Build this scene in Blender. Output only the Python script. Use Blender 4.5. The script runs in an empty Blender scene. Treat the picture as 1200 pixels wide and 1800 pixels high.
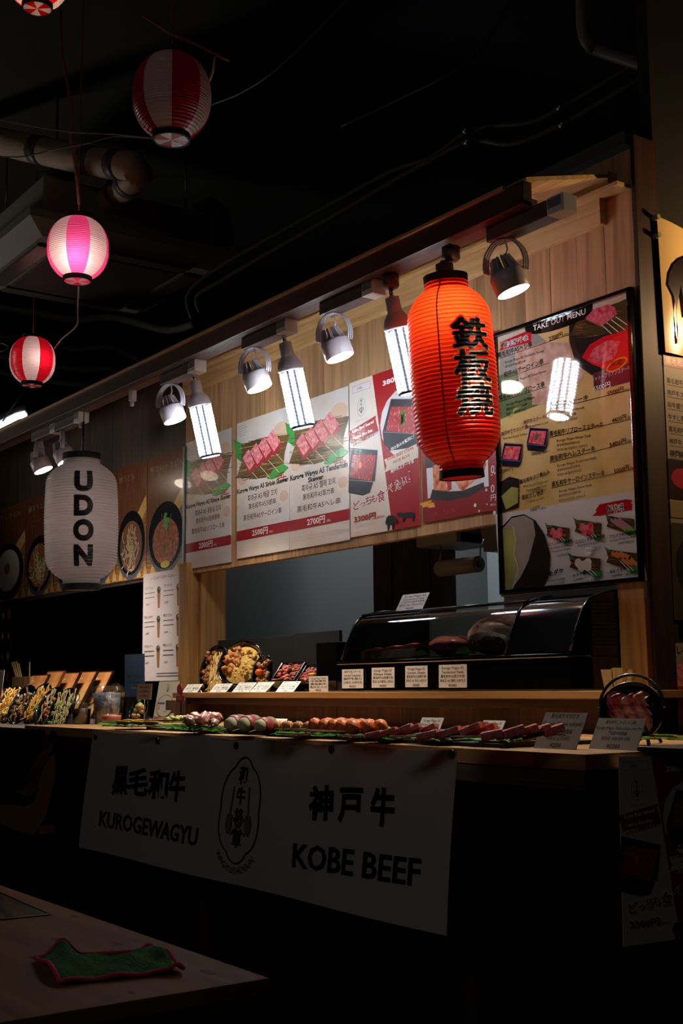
import bpy, bmesh, math, random
from mathutils import Vector, Matrix, noise
random.seed(7)
PI = math.pi
SC = bpy.context.scene
COL = SC.collection

# ------------------------------------------------------------------ camera, world, big lights, exposure
EYE = Vector((0, 0, 1.05))
FPX, YAW, PITCH, ROLL = 2200.0, math.radians(54.81), math.radians(7.97), math.radians(-0.53)
_f = Vector((-math.sin(YAW)*math.cos(PITCH), math.cos(YAW)*math.cos(PITCH), math.sin(PITCH)))
_r0 = Vector((math.cos(YAW), math.sin(YAW), 0)); _u0 = _r0.cross(_f)
_r = _r0*math.cos(ROLL) + _u0*math.sin(ROLL); _u = -_r0*math.sin(ROLL) + _u0*math.cos(ROLL)
camd = bpy.data.cameras.new('camera'); cam = bpy.data.objects.new('camera', camd); COL.objects.link(cam)
camd.sensor_fit = 'HORIZONTAL'; camd.sensor_width = 36; camd.lens = 36*FPX/1200; camd.clip_end = 60
cam.matrix_world = Matrix((( _r.x, _u.x, -_f.x, EYE.x), (_r.y, _u.y, -_f.y, EYE.y), (_r.z, _u.z, -_f.z, EYE.z), (0, 0, 0, 1)))
SC.camera = cam
w = bpy.data.worlds.new('world'); SC.world = w; w.use_nodes = True
w.node_tree.nodes['Background'].inputs[0].default_value = (0.9, 0.95, 1.0, 1)
w.node_tree.nodes['Background'].inputs[1].default_value = 0.0015
SC.view_settings.view_transform = 'Standard'; SC.view_settings.look = 'None'
SC.view_settings.exposure = 0.0; SC.view_settings.gamma = 1.0; SC.view_settings.use_curve_mapping = False
try:
    SC.cycles.use_denoising = True; SC.cycles.max_bounces = 8; SC.cycles.transmission_bounces = 8
    SC.cycles.transparent_max_bounces = 12; SC.cycles.sample_clamp_indirect = 4; SC.cycles.caustics_reflective = False; SC.cycles.caustics_refractive = False
except Exception: pass
def area(name, loc, aim, size, power, col):
    d = bpy.data.lights.new(name, 'AREA'); d.shape = 'RECTANGLE'; d.size, d.size_y = size; d.energy = power; d.color = col
    o = bpy.data.objects.new(name, d); COL.objects.link(o); o.location = loc
    o.rotation_euler = (Vector(aim)-Vector(loc)).to_track_quat('-Z', 'Y').to_euler(); return o
area('hall_light', (-0.5, -3.2, 3.2), (-3.2, 1.8, 0.9), (2.4, 0.6), 9.0, (1.0, 0.93, 0.86))
area('kitchen_light', (-4.4, 3.6, 2.6), (-4.4, 4.4, 1.0), (1.0, 0.2), 28, (0.92, 0.96, 1.0))
area('hall_light_left', (-7.8, 0.7, 1.7), (-5.9, 2.2, 3.3), (0.5, 0.5), 5.0, (1.0, 0.93, 0.85)).data.spread = math.radians(95)

def ray(x, y): return _r*((x-600)/FPX) + _u*((900-y)/FPX) + _f
def onY(x, y, Y): d = ray(x, y); return EYE + d*((Y-EYE.y)/d.y)
def onZ(x, y, Z): d = ray(x, y); return EYE + d*((Z-EYE.z)/d.z)
def onX(x, y, X): d = ray(x, y); return EYE + d*((X-EYE.x)/d.x)
def at(x, y, fwd): return EYE + ray(x, y)*fwd
# ------------------------------------------------------------------ materials
def lin(c):
    if isinstance(c, str): c = [int(c[i:i+2], 16) for i in (0, 2, 4)]
    return tuple(((v/255)/12.92 if v/255 <= 0.04045 else ((v/255+0.055)/1.055)**2.4) for v in c) + (1,)
MATS = {}
def mat(name, col, rough=0.6, spec=0.5, metal=0, emit=0, ecol=None, coat=0, var=0, vscale=8, bump=0, bscale=60, trans=0, alpha=1, ior=1.45, rnd=0, vcol=None, stretch=(1, 1, 1)):
    if name in MATS: return MATS[name]
    m = bpy.data.materials.new(name); m.use_nodes = True; nt = m.node_tree; p = nt.nodes['Principled BSDF']; MATS[name] = m
    c = lin(col); p.inputs['Base Color'].default_value = c
    p.inputs['Roughness'].default_value = rough; p.inputs['Specular IOR Level'].default_value = spec; p.inputs['Metallic'].default_value = metal
    p.inputs['Coat Weight'].default_value = coat; p.inputs['Coat Roughness'].default_value = 0.03; p.inputs['IOR'].default_value = ior
    p.inputs['Transmission Weight'].default_value = trans; p.inputs['Alpha'].default_value = alpha
    if emit: p.inputs['Emission Color'].default_value = lin(ecol) if ecol else c; p.inputs['Emission Strength'].default_value = emit
    if var or rnd or bump:
        tc = nt.nodes.new('ShaderNodeTexCoord'); mp = nt.nodes.new('ShaderNodeMapping'); nt.links.new(tc.outputs['Object'], mp.inputs[0]); mp.inputs['Scale'].default_value = stretch
    if var:
        n = nt.nodes.new('ShaderNodeTexNoise'); n.inputs['Scale'].default_value = vscale; n.inputs['Detail'].default_value = 5; nt.links.new(mp.outputs[0], n.inputs['Vector'])
        r = nt.nodes.new('ShaderNodeValToRGB'); r.color_ramp.elements[0].position = 0.36; r.color_ramp.elements[1].position = 0.64
        lo = lin(vcol) if vcol else tuple(v*(1-var) for v in c[:3])+(1,)
        r.color_ramp.elements[0].color = lo; r.color_ramp.elements[1].color = c
        nt.links.new(n.outputs[0], r.inputs[0]); src = r.outputs[0]
        nt.links.new(src, p.inputs['Base Color'])
    if bump:
        n2 = nt.nodes.new('ShaderNodeTexNoise'); n2.inputs['Scale'].default_value = bscale; nt.links.new(mp.outputs[0], n2.inputs['Vector'])
        b = nt.nodes.new('ShaderNodeBump'); b.inputs['Strength'].default_value = bump; b.inputs['Distance'].default_value = 0.01
        nt.links.new(n2.outputs[0], b.inputs['Height']); nt.links.new(b.outputs[0], p.inputs['Normal'])
    return m
def wood(name, a, b, axis='Z', rough=0.55, rnd=0.35, fine=1.0, spec=0.4):
    if name in MATS: return MATS[name]
    m = bpy.data.materials.new(name); m.use_nodes = True; nt = m.node_tree; p = nt.nodes['Principled BSDF']; MATS[name] = m
    N = nt.nodes.new; L = nt.links.new
    tc = N('ShaderNodeTexCoord'); oi = N('ShaderNodeObjectInfo'); ad = N('ShaderNodeVectorMath'); ad.operation = 'ADD'
    sc_ = N('ShaderNodeVectorMath'); sc_.operation = 'SCALE'; sc_.inputs[3].default_value = 17.0
    cx = N('ShaderNodeCombineXYZ'); L(oi.outputs['Random'], cx.inputs[0]); L(oi.outputs['Random'], cx.inputs[1]); L(oi.outputs['Random'], cx.inputs[2])
    L(cx.outputs[0], sc_.inputs[0]); L(tc.outputs['Object'], ad.inputs[0]); L(sc_.outputs[0], ad.inputs[1])
    mp = N('ShaderNodeMapping'); s = [26*fine]*3; s['XYZ'.index(axis)] = 1.3*fine; mp.inputs['Scale'].default_value = s; L(ad.outputs[0], mp.inputs[0])
    n = N('ShaderNodeTexNoise'); n.inputs['Scale'].default_value = 1.0; n.inputs['Detail'].default_value = 6; n.inputs['Distortion'].default_value = 1.2; L(mp.outputs[0], n.inputs['Vector'])
    r = N('ShaderNodeValToRGB'); r.color_ramp.elements[0].position = 0.33; r.color_ramp.elements[1].position = 0.62
    r.color_ramp.elements[0].color = lin(b); r.color_ramp.elements[1].color = lin(a); L(n.outputs[0], r.inputs[0])
    mp2 = N('ShaderNodeMapping'); s = [7*fine]*3; s['XYZ'.index(axis)] = 2.2*fine; mp2.inputs['Scale'].default_value = s; L(ad.outputs[0], mp2.inputs[0])
    v = N('ShaderNodeTexVoronoi'); v.inputs['Scale'].default_value = 1.0; L(mp2.outputs[0], v.inputs['Vector'])
    r2 = N('ShaderNodeValToRGB'); r2.color_ramp.elements[0].position = 0.03; r2.color_ramp.elements[0].color = (0.25, 0.16, 0.1, 1); r2.color_ramp.elements[1].position = 0.09; r2.color_ramp.elements[1].color = (1, 1, 1, 1); L(v.outputs[0], r2.inputs[0])
    mx = N('ShaderNodeMix'); mx.data_type = 'RGBA'; mx.blend_type = 'MULTIPLY'; mx.inputs[0].default_value = 0.8; L(r.outputs[0], mx.inputs[6]); L(r2.outputs[0], mx.inputs[7])
    h = N('ShaderNodeHueSaturation'); mr = N('ShaderNodeMapRange'); mr.inputs[3].default_value = 1-rnd; mr.inputs[4].default_value = 1+rnd*0.5
    L(oi.outputs['Random'], mr.inputs[0]); L(mr.outputs[0], h.inputs['Value']); L(mx.outputs[2], h.inputs['Color']); L(h.outputs[0], p.inputs['Base Color'])
    bp = N('ShaderNodeBump'); bp.inputs['Strength'].default_value = 0.12; bp.inputs['Distance'].default_value = 0.004; L(n.outputs[0], bp.inputs['Height']); L(bp.outputs[0], p.inputs['Normal'])
    p.inputs['Roughness'].default_value = rough; p.inputs['Specular IOR Level'].default_value = spec
    return m
# ------------------------------------------------------------------ mesh builder
ORG = {}
class MB:
    def __init__(s): s.v = []; s.f = []; s.mi = []; s.sm = []; s.M = []
    def m(s, m):
        if m not in s.M: s.M.append(m)
        return s.M.index(m)
    def add(s, vs, fs, m, smooth=False):
        k = len(s.v); i = s.m(m); s.v += [tuple(v) for v in vs]
        for f in fs: s.f.append([a+k for a in f]); s.mi.append(i); s.sm.append(smooth)
        return s
    def box(s, lo, hi, m, T=None):
        x0, y0, z0 = lo; x1, y1, z1 = hi
        vs = [Vector(p) for p in ((x0,y0,z0),(x1,y0,z0),(x1,y1,z0),(x0,y1,z0),(x0,y0,z1),(x1,y0,z1),(x1,y1,z1),(x0,y1,z1))]
        if T: vs = [T @ v for v in vs]
        return s.add(vs, [(0,3,2,1),(4,5,6,7),(0,1,5,4),(1,2,6,5),(2,3,7,6),(3,0,4,7)], m)
    def bbox(s, lo, hi, m, b=0.004, T=None):   # bevelled box
        bm = bmesh.new(); bmesh.ops.create_cube(bm, size=1)
        lo = Vector(lo); hi = Vector(hi); c = (lo+hi)/2; d = hi-lo
        for v in bm.verts: v.co = Vector((v.co.x*d.x, v.co.y*d.y, v.co.z*d.z)) + c
        bmesh.ops.bevel(bm, geom=bm.edges[:], offset=min(b, min(d)*0.45), segments=2, profile=0.6, affect='EDGES')
        bm.verts.index_update(); vs = [T @ v.co if T else v.co.copy() for v in bm.verts]
        s.add(vs, [[v.index for v in f.verts] for f in bm.faces], m); bm.free(); return s
    def lathe(s, prof, m, n=24, T=None, smooth=True, matf=None):
        vs = []; fs = []
        for (r, z) in prof:
            for k in range(n):
                a = 2*PI*k/n; vs.append(Vector((r*math.cos(a), r*math.sin(a), z)))
        if T: vs = [T @ v for v in vs]
        k0 = len(s.v); s.v += [tuple(v) for v in vs]
        for j in range(len(prof)-1):
            for k in range(n):
                a, b = j*n+k, j*n+(k+1) % n
                s.f.append([k0+a, k0+b, k0+b+n, k0+a+n]); s.mi.append(s.m(matf(k/n) if matf else m)); s.sm.append(smooth)
        return s
    def cyl(s, p0, p1, r0, m, r1=None, n=12, caps=True, smooth=True):
        p0, p1 = Vector(p0), Vector(p1); r1 = r0 if r1 is None else r1
        T = Matrix.Translation(p0) @ (p1-p0).to_track_quat('Z', 'Y').to_matrix().to_4x4(); L = (p1-p0).length
        s.lathe([(r0, 0), (r1, L)], m, n, T, smooth)
        if caps:
            k = len(s.v)-2*n
            s.f.append([k+i for i in range(n)][::-1]); s.f.append([k+n+i for i in range(n)]); s.mi += [s.m(m)]*2; s.sm += [False]*2
        return s
    def tube(s, pts, r, m, n=8, closed=False):
        pts = [Vector(p) for p in pts]; N = len(pts); rs = r if isinstance(r, (list, tuple)) else [r]*N
        vs = []; up = Vector((0, 0, 1)); prev = None
        for i, p in enumerate(pts):
            t = (pts[(i+1) % N]-pts[i-1]) if closed else (pts[min(i+1, N-1)]-pts[max(i-1, 0)])
            t = t.normalized() if t.length > 1e-9 else Vector((0, 0, 1))
            if prev is None: a = t.orthogonal().normalized()
            else: a = (prev - t*prev.dot(t)); a = a.normalized() if a.length > 1e-6 else t.orthogonal().normalized()
            prev = a; b = t.cross(a)
            for k in range(n): vs.append(p + (a*math.cos(2*PI*k/n)+b*math.sin(2*PI*k/n))*rs[i])
        fs = []
        for i in range(N if closed else N-1):
            j = (i+1) % N
            for k in range(n): fs.append([i*n+k, i*n+(k+1) % n, j*n+(k+1) % n, j*n+k])
        if not closed: fs += [[k for k in range(n)][::-1], [(N-1)*n+k for k in range(n)]]
        return s.add(vs, fs, m, True)
    def blob(s, c, rad, m, sub=2, amp=0.15, fr=3.0, T=None, seed=0, smooth=True):
        bm = bmesh.new(); bmesh.ops.create_icosphere(bm, subdivisions=sub, radius=1); c = Vector(c)
        rad = rad if hasattr(rad, '__len__') else (rad,)*3
        vs = []
        for v in bm.verts:
            k = 1+amp*noise.noise(v.co*fr+Vector((seed*3.1, seed, 7)))*2
            q = Vector((v.co.x*rad[0]*k, v.co.y*rad[1]*k, v.co.z*rad[2]*k))
            if T: q = T @ q
            vs.append(q+c)
        bm.verts.index_update(); s.add(vs, [[v.index for v in f.verts] for f in bm.faces], m, smooth); bm.free(); return s
    def prism(s, pts, d, m):   # polygon pts (3D) extruded by vector d
        n = len(pts); pts = [Vector(p) for p in pts]; d = Vector(d)
        return s.add(pts+[p+d for p in pts], [list(range(n)), [n+i for i in range(n)][::-1]]+[[i, n+i, n+(i+1) % n, (i+1) % n][::-1] for i in range(n)], m)
    def grid(s, fn, nu, nv, m, smooth=True):
        vs = [fn(i/nu, j/nv) for j in range(nv+1) for i in range(nu+1)]
        return s.add(vs, [[j*(nu+1)+i, j*(nu+1)+i+1, (j+1)*(nu+1)+i+1, (j+1)*(nu+1)+i] for j in range(nv) for i in range(nu)], m, smooth)
    def build(s, name, parent=None, loc=None):
        o0 = Vector(ORG[parent.name]) if parent else Vector(loc or (0, 0, 0))
        me = bpy.data.meshes.new(name); me.from_pydata([tuple(Vector(v)-o0) for v in s.v], [], s.f)
        for m in s.M: me.materials.append(m)
        me.polygons.foreach_set('material_index', s.mi); me.polygons.foreach_set('use_smooth', s.sm); me.update()
        o = bpy.data.objects.new(name, me); COL.objects.link(o)
        if parent: o.parent = parent
        else: o.location = o0
        ORG[o.name] = tuple(o0); return o
def thing(name, label, cat, loc=(0, 0, 0), group=None, kind=None):
    o = bpy.data.objects.new(name, None); COL.objects.link(o); o.location = loc; o.empty_display_size = 0.05; ORG[o.name] = tuple(loc)
    if label: o['label'] = label; o['category'] = cat
    if group: o['group'] = group
    if kind: o['kind'] = kind
    return o
def tag(o, label, cat, group=None):
    o['label'] = label; o['category'] = cat
    if group: o['group'] = group
    return o
def struct(name, mb, loc=None): o = mb.build(name, None, loc); o['kind'] = 'structure'; return o
def copy_tree(o, loc, label, rz=0, scale=None):
    def cp(a, par):
        c = a.copy(); COL.objects.link(c)
        if par: c.parent = par
        for ch in list(a.children): cp(ch, c)
        return c
    r = cp(o, None); r.location = loc; r.rotation_euler = (0, 0, rz); r['label'] = label
    if scale: r.scale = (scale,)*3
    return r
# ------------------------------------------------------------------ lettering and flat print
TCACHE = {}
def outline(s, off):
    cu = bpy.data.curves.new('t', 'FONT'); cu.body = s; cu.size = 1.0; cu.offset = off; cu.resolution_u = 2 if len(s) > 3 or ord(s[0]) > 0x2000 else 6; cu.fill_mode = 'FRONT'
    ob = bpy.data.objects.new('t', cu); me = ob.to_mesh()
    vs = [(v.co.x, v.co.y) for v in me.vertices]; fs = [list(p.vertices) for p in me.polygons]; ar = sum(p.area for p in me.polygons)
    ob.to_mesh_clear(); bpy.data.objects.remove(ob); bpy.data.curves.remove(cu); return vs or [(0, 0)], fs, ar
def glyphs(s, bold=0.0):
    k = (s, bold)
    if k in TCACHE: return TCACHE[k]
    vs, fs, ar = outline(s, bold)
    if bold > .004:
        v0, f0, a0 = outline(s, 0)
        if ar < a0*(1+bold*17):        # the emboldened outline crossed itself: thicken with shifted copies instead
            vs = []; fs = []; n = 6 if bold < .03 else 10
            for q in range(n+1):
                r = 0 if q == n else bold; dx, dy = r*math.cos(2*PI*q/n), r*math.sin(2*PI*q/n); b = len(vs)
                vs += [(v[0]+dx, v[1]+dy, q*1.5e-5) for v in v0]; fs += [[i+b for i in f] for f in f0]
    x0 = min(v[0] for v in vs); x1 = max(v[0] for v in vs); y0 = min(v[1] for v in vs); y1 = max(v[1] for v in vs)
    TCACHE[k] = (vs, fs, (x0, x1, y0, y1)); return TCACHE[k]
def dice(vs, fs, L):
    bm = bmesh.new(); bv = [bm.verts.new((v[0], v[1], v[2] if len(v) > 2 else 0)) for v in vs]
    for f in fs:
        try: bm.faces.new([bv[i] for i in f])
        except ValueError: pass
    bmesh.ops.triangulate(bm, faces=bm.faces[:])
    for _ in range(8):
        es = [e for e in bm.edges if e.calc_length() > L]
        if not es: break
        bmesh.ops.subdivide_edges(bm, edges=es, cuts=1); bmesh.ops.triangulate(bm, faces=[f for f in bm.faces if len(f.verts) > 3])
    bm.verts.index_update(); r = ([tuple(v.co) for v in bm.verts], [[v.index for v in f.verts] for f in bm.faces]); bm.free(); return r
class Sheet:
    """flat or gently curved printed sheet: fn(u, v, lift) -> world point, u right, v down (metres)"""
    def __init__(s, O=None, U=None, V=None, fn=None, plane=None):
        if O is not None:
            s.O = Vector(O); s.U = Vector(U).normalized(); s.V = Vector(V).normalized(); s.N = s.V.cross(s.U).normalized()
            s.fn = lambda u, v, l: s.O + s.U*u + s.V*v + s.N*l
        else: s.fn = fn
        s.mb = MB(); s.mt = MB(); s.lay = 1; s.curved = fn is not None; s.pl = plane
    def uv(s, x, y):       # picture measurement -> place on the sheet
        if s.pl: return s.pl(x, y)
        d = ray(x, y); t = (s.O-EYE).dot(s.N)/d.dot(s.N); q = EYE+d*t-s.O; return (q.dot(s.U), q.dot(s.V))
    def lift(s): s.lay += 1; return s.lay*0.00003
    def poly(s, uvs, m, lift=None):
        l = lift or s.lift()
        if s.curved:
            vs, fs = dice(uvs, [list(range(len(uvs)))], 0.05); s.mb.add([s.fn(q[0], q[1], l) for q in vs], fs, m)
        else: s.mb.add([s.fn(a, b, l) for a, b in uvs], [list(range(len(uvs)))], m)
    def px(s, pts, m): s.poly([s.uv(*p) for p in pts], m)
    def rect(s, u0, v0, u1, v1, m): s.poly([(u0, v0), (u1, v0), (u1, v1), (u0, v1)], m)
    def ell(s, u, v, a, b, m, n=28, rot=0, t0=0, t1=2*PI):
        s.poly([(u+a*math.cos(t)*math.cos(rot)-b*math.sin(t)*math.sin(rot), v+a*math.cos(t)*math.sin(rot)+b*math.sin(t)*math.cos(rot)) for t in [t0+(t1-t0)*i/n for i in range(n if t1-t0 > 6.2 else n+1)]], m)
    def line(s, pts, w, m, lift=None):
        l = lift or s.lift()
        for (a, b) in zip(pts, pts[1:]):
            a = Vector(a); b = Vector(b); d = b-a
            if d.length < 1e-6: continue
            n = Vector((-d.y, d.x)).normalized()*w/2; e = d.normalized()*w*0.3
            q = [a-e+n, b+e+n, b+e-n, a-e-n]; s.mb.add([s.fn(p.x, p.y, l) for p in q], [(0, 1, 2, 3)], m)
    def text(s, t, u, v, h, m, w=None, bold=0.0, ang=0.0, align='L', lift=None, vert=False, skew=0):
        """baseline-left at (u,v); h = height of a capital; w = fitted width"""
        if vert:
            for i, ch in enumerate(t): s.text(ch, u, v+i*h*1.18, h, m, w=w, bold=bold, lift=lift)
            return
        vs, fs, (x0, x1, y0, y1) = glyphs(t, bold)
        cjk = any(ord(c) > 0x2000 for c in t); cap = 0.86 if cjk else 0.73
        k = h/cap; kx = (w/(x1-x0)) if w else k
        if s.curved: vs, fs = dice(vs, fs, 0.004/k if s.curved == 2 else 0.06/k)
        wd = (x1-x0)*kx; off = 0 if align == 'L' else (-wd/2 if align == 'C' else -wd)
        ca, sa = math.cos(ang), math.sin(ang); l = lift or s.lift(); by = 0.0 if not cjk else -0.06
        P = []
        for q in vs:
            x, y = q[0], q[1]; a = (x-x0)*kx+off+skew*(y-by)*k; b = -(y-by)*k; P.append(s.fn(u+a*ca-b*sa, v+a*sa+b*ca, l+(q[2] if len(q) > 2 else 0)))
        s.mt.add(P, fs, m)
        if len(vs[0]) > 2: s.lay += 5
    def tpx(s, t, p0, p1, hpx, m, bold=0.0, lift=None, skew=0):
        """text from picture points p0 to p1 (baseline), capital height hpx picture pixels"""
        a = Vector(s.uv(*p0)); b = Vector(s.uv(*p1)); c = Vector(s.uv(p0[0], p0[1]-hpx))
        s.text(t, a.x, a.y, abs(c.y-a.y), m, w=(b-a).length, bold=bold, ang=math.atan2(b.y-a.y, b.x-a.x), lift=lift, skew=skew)
    def done(s, parent, name='printed_picture'):
        if s.mb.v: s.mb.build(name, parent)
        if s.mt.v: s.mt.build('lettering' if name == 'printed_picture' else name, parent)
# ------------------------------------------------------------------ palette
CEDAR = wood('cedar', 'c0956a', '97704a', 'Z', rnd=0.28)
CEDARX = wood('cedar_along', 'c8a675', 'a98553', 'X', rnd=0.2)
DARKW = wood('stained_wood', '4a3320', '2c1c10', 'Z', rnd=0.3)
DARKWX = wood('stained_wood_along', '4a2e1b', '2e1b0f', 'X', rnd=0.2)
APRON = wood('apron_wood', '7d5332', '5a3820', 'Z', rnd=0.3)
SHELFW = wood('shelf_wood', 'b08552', '8c6237', 'X', rnd=0.1)
POSTW = wood('post_wood', 'b58449', '8f6232', 'Z', rnd=0.1)
PLY = wood('plywood', '7c5630', '5e3e20', 'X', rnd=0.05, fine=0.5, rough=0.7, spec=.2)
BLACK = mat('black_plastic', '0b0b0c', 0.35); MBLACK = mat('matt_black', '0a0a0a', 0.8); GBLACK = mat('glossy_black', '060607', 0.12, coat=0.6)
WHITE = mat('white_enamel', 'e2dedb', 0.4); CHROME = mat('chrome', 'cfcfcf', 0.12, metal=1); STEEL = mat('steel', '8a8a88', 0.35, metal=1)
GREYW = mat('grey_wall', '7f8688', 0.8, var=0.15, vscale=2); HALLW = mat('dark_hall_paint', '141513', 0.9, var=0.3, vscale=3, bump=0.2, bscale=12)
CONC = mat('dark_concrete', '121110', 0.85, var=0.4, vscale=6, bump=0.3, bscale=30)
PAPER = mat('white_paper', 'd9d4cf', 0.7); INK = mat('black_ink', '141213', 0.6); INKG = mat('grey_ink', '4a4648', 0.7); REDI = mat('red_ink', '9c1420', 0.6)
WHI = mat('white_ink', 'eeeae6', 0.5); CTOP = 0.918; WY = 2.73; TY = 2.315
# ------------------------------------------------------------------ the setting
struct('floor', MB().box((-14, -6, -0.1), (4, 8, 0), CONC))
struct('ceiling', MB().box((-14, -6, 3.9), (4, 8, 4.0), HALLW))
struct('wall_far_left', MB().box((-14.1, -6, 0), (-14, 8, 3.9), HALLW))
struct('wall_far_back', MB().box((-14, 7.9, 0), (4, 8, 3.9), HALLW))
wl = thing('wall_back', None, None, (-5.1, WY, 0)); wl['kind'] = 'structure'
x = -2.376; first = None
def plank(x0, x1, y0, y1, z0, z1, m, par, name='plank'):
    key = ('pl', round(x1-x0, 3), round(y1-y0, 3), round(z1-z0, 3), m.name)
    o = None
    if key in TCACHE:
        o = bpy.data.objects.new(name, TCACHE[key]); COL.objects.link(o)
    else:
        o = MB().bbox((-(x1-x0)/2, 0, 0), ((x1-x0)/2, y1-y0, z1-z0), m, 0.0016).build(name); TCACHE[key] = o.data
    o.parent = par; P0 = Vector(ORG[par.name]); o.location = Vector(((x0+x1)/2, y0, z0))-P0; ORG[o.name] = tuple(Vector(ORG[par.name])+o.location); return o
PW = 0.115
while x > -5.1:
    zb = 1.03 if x > -2.5 else 1.57
    plank(x-PW, x-0.0008, WY+random.uniform(0, .0015), WY+0.03, zb, 2.62, CEDAR, wl); x -= PW
wl2 = thing('wall_left', None, None, (-7, WY, 0)); wl2['kind'] = 'structure'
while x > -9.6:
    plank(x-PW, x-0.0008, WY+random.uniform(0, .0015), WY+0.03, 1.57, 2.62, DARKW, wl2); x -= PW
# header boards, canopy boards, fascia
struct('trim_1', MB().bbox((-5.12, WY-0.028, 2.415), (-2.478, WY-0.001, 2.505), CEDARX, 0.002))
struct('trim_2', MB().bbox((-5.12, WY-0.06, 2.495), (-2.378, WY-0.001, 2.507), CEDARX, 0.001).bbox((-5.12, WY-0.04, 2.507), (-2.43, WY-0.001, 2.56), CEDARX, 0.001))
cn = thing('canopy', None, None, (-4, 2.5, 2.45)); cn['kind'] = 'structure'
for i in range(3):      # sloping boards between the fascia and the wall
    y0 = 2.275+i*0.152; y1 = y0+0.151; z0 = 2.40+i*0.05; z1 = z0+0.05
    MB().prism([(-2.345-0.03*i, y0, z0), (-2.375-0.03*i, y1, z1), (-9.6, y1, z1), (-9.6, y0, z0)], (0, 0, 0.012), CEDARX).build('board', cn)
struct('trim_3', MB().bbox((-9.6, 2.25, 2.328), (-2.335, 2.285, 2.395), DARKWX, 0.003).bbox((-9.6, 2.238, 2.388), (-2.40, 2.27, 2.399), mat('fascia_lip', 'b8926a', 0.5), 0.002))
# posts
struct('trim_4', MB().bbox((-5.135, WY-0.03, 0), (-5.055, WY+0.12, 1.62), POSTW, 0.003).bbox((-5.056, WY+0.03, 0), (-5.03, WY+0.16, 1.62), POSTW, 0.002))
struct('trim_5', MB().bbox((-2.474, WY-0.02, 0), (-2.376, WY+0.09, 1.345), POSTW, 0.003))
struct('trim_6', MB().bbox((-2.376, WY+0.0, 0), (-2.362, WY+0.1, 2.66), wood('dark_post_wood', '3a2412', '28180c', 'Z', rnd=.05), 0.002))
struct('wall_side', MB().box((-2.42, WY+0.1, 0), (-2.375, 6, 3.9), mat('side_wall', '120d09', 0.9)))
# kitchen seen through the opening
struct('wall_kitchen', MB().box((-5.9, 4.6, 0), (-2.42, 4.65, 2.7), GREYW))
struct('wall_light_block', MB().box((-9.6, 2.64, 0), (-2.38, 2.68, CTOP-.04), mat('under_shelf_black', '0a0a0a', .9)))  # added dark panel, blocks the lit kitchen floor showing below the counter
struct('wall_kitchen_left', MB().box((-5.2, WY+0.16, 0), (-5.14, 4.6, 2.7), mat('kitchen_side', '4b4e4e', 0.8)))
struct('ceiling_kitchen', MB().box((-9.6, WY+0.03, 2.66), (-2.42, 4.65, 2.7), mat('kitchen_ceiling', '4a4a48', 0.8)))
struct('wall_udon_kitchen', MB().box((-9.6, 4.0, 0), (-5.2, 4.05, 2.7), mat('dark_green_grey', '24292a', 0.7)))
pn = thing('kitchen_partition', 'dark brown wooden partition behind the opening under the red and white poster', 'partition', (-4.3, 3.45, 0))
xa = onY(655, 1000, 3.45).x; xb = onY(792, 1000, 3.45).x
for i in range(4):
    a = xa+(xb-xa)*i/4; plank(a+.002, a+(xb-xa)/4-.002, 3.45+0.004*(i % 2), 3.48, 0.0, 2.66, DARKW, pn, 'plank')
# ------------------------------------------------------------------ main counter
ct = thing('counter', 'long wooden front counter carrying the row of raw skewers', 'counter', (-3, 2.1, 0))
xc = -1.735; cl = onZ(150, 1272, CTOP).x
MB().bbox((cl, 1.79, CTOP-0.032), (xc, 2.62, CTOP), SHELFW, 0.003).build('worktop', ct)
MB().bbox((onY(913, 1320, 1.79).x, 1.782, CTOP-0.06), (xc+.004, 1.80, CTOP-.034), DARKWX, 0.002).bbox((cl, 1.79, CTOP-0.07), (xc, 1.83, CTOP-.034), DARKWX, 0.002).build('edge_board', ct)
fp = mat('black_front_panel', '0c0b0a', 0.55, var=0.2, vscale=5)
MB().bbox((onY(843, 1500, 1.92).x, 1.92, 0.0), (xc-0.02, 1.95, CTOP-.07), fp, 0.002).build('front_panel', ct)
MB().bbox((xc-0.05, 1.95, 0.0), (xc-0.02, 2.6, CTOP-.033), fp, 0.002).build('side_panel', ct)
gp = mat('grey_kick_panel', '343532', 0.6)
MB().bbox((onY(372, 1560, 2.12).x, 2.12, onY(843, 1722, 2.12).z), (onY(843, 1500, 2.12).x, 2.14, 0.80), gp, 0.002).build('grey_panel', ct)
for x in (372, 843):
    q = onY(x, 1560, 2.05).x; MB().bbox((q-.04, 2.03, 0), (q, 2.07, CTOP-.033), DARKW, 0.003).build('leg', ct)
ap = thing('counter_backboard', 'wall of upright reddish wood boards between counter and display shelf', 'backboard', (-3.6, 2.6, CTOP))
x = -2.40
while x > -5.05:
    plank(x-.19, x-.001, 2.60+random.uniform(0, .002), 2.625, CTOP, 1.0, APRON, ap, 'board'); x -= .19
sh = thing('display_shelf', 'raised wooden shelf under the black display case and tilted bowls', 'shelf', (-3.6, 2.6, 1.0))
sx0 = onY(303, 1222, 2.50).x; sx1 = onY(1068, 1208, 2.50).x
MB().bbox((sx0, 2.50, 1.012), (sx1, 2.95, 1.034), SHELFW, 0.002).build('shelf_board', sh)
MB().bbox((sx0+.07, 2.53, 0.985), (sx1-.01, 2.56, 1.012), DARKWX, 0.002).build('shelf_rail', sh)
MB().bbox((sx0+.02, 2.55, CTOP), (sx0+.06, 2.60, 1.012), POSTW, 0.002).build('leg', sh)
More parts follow.
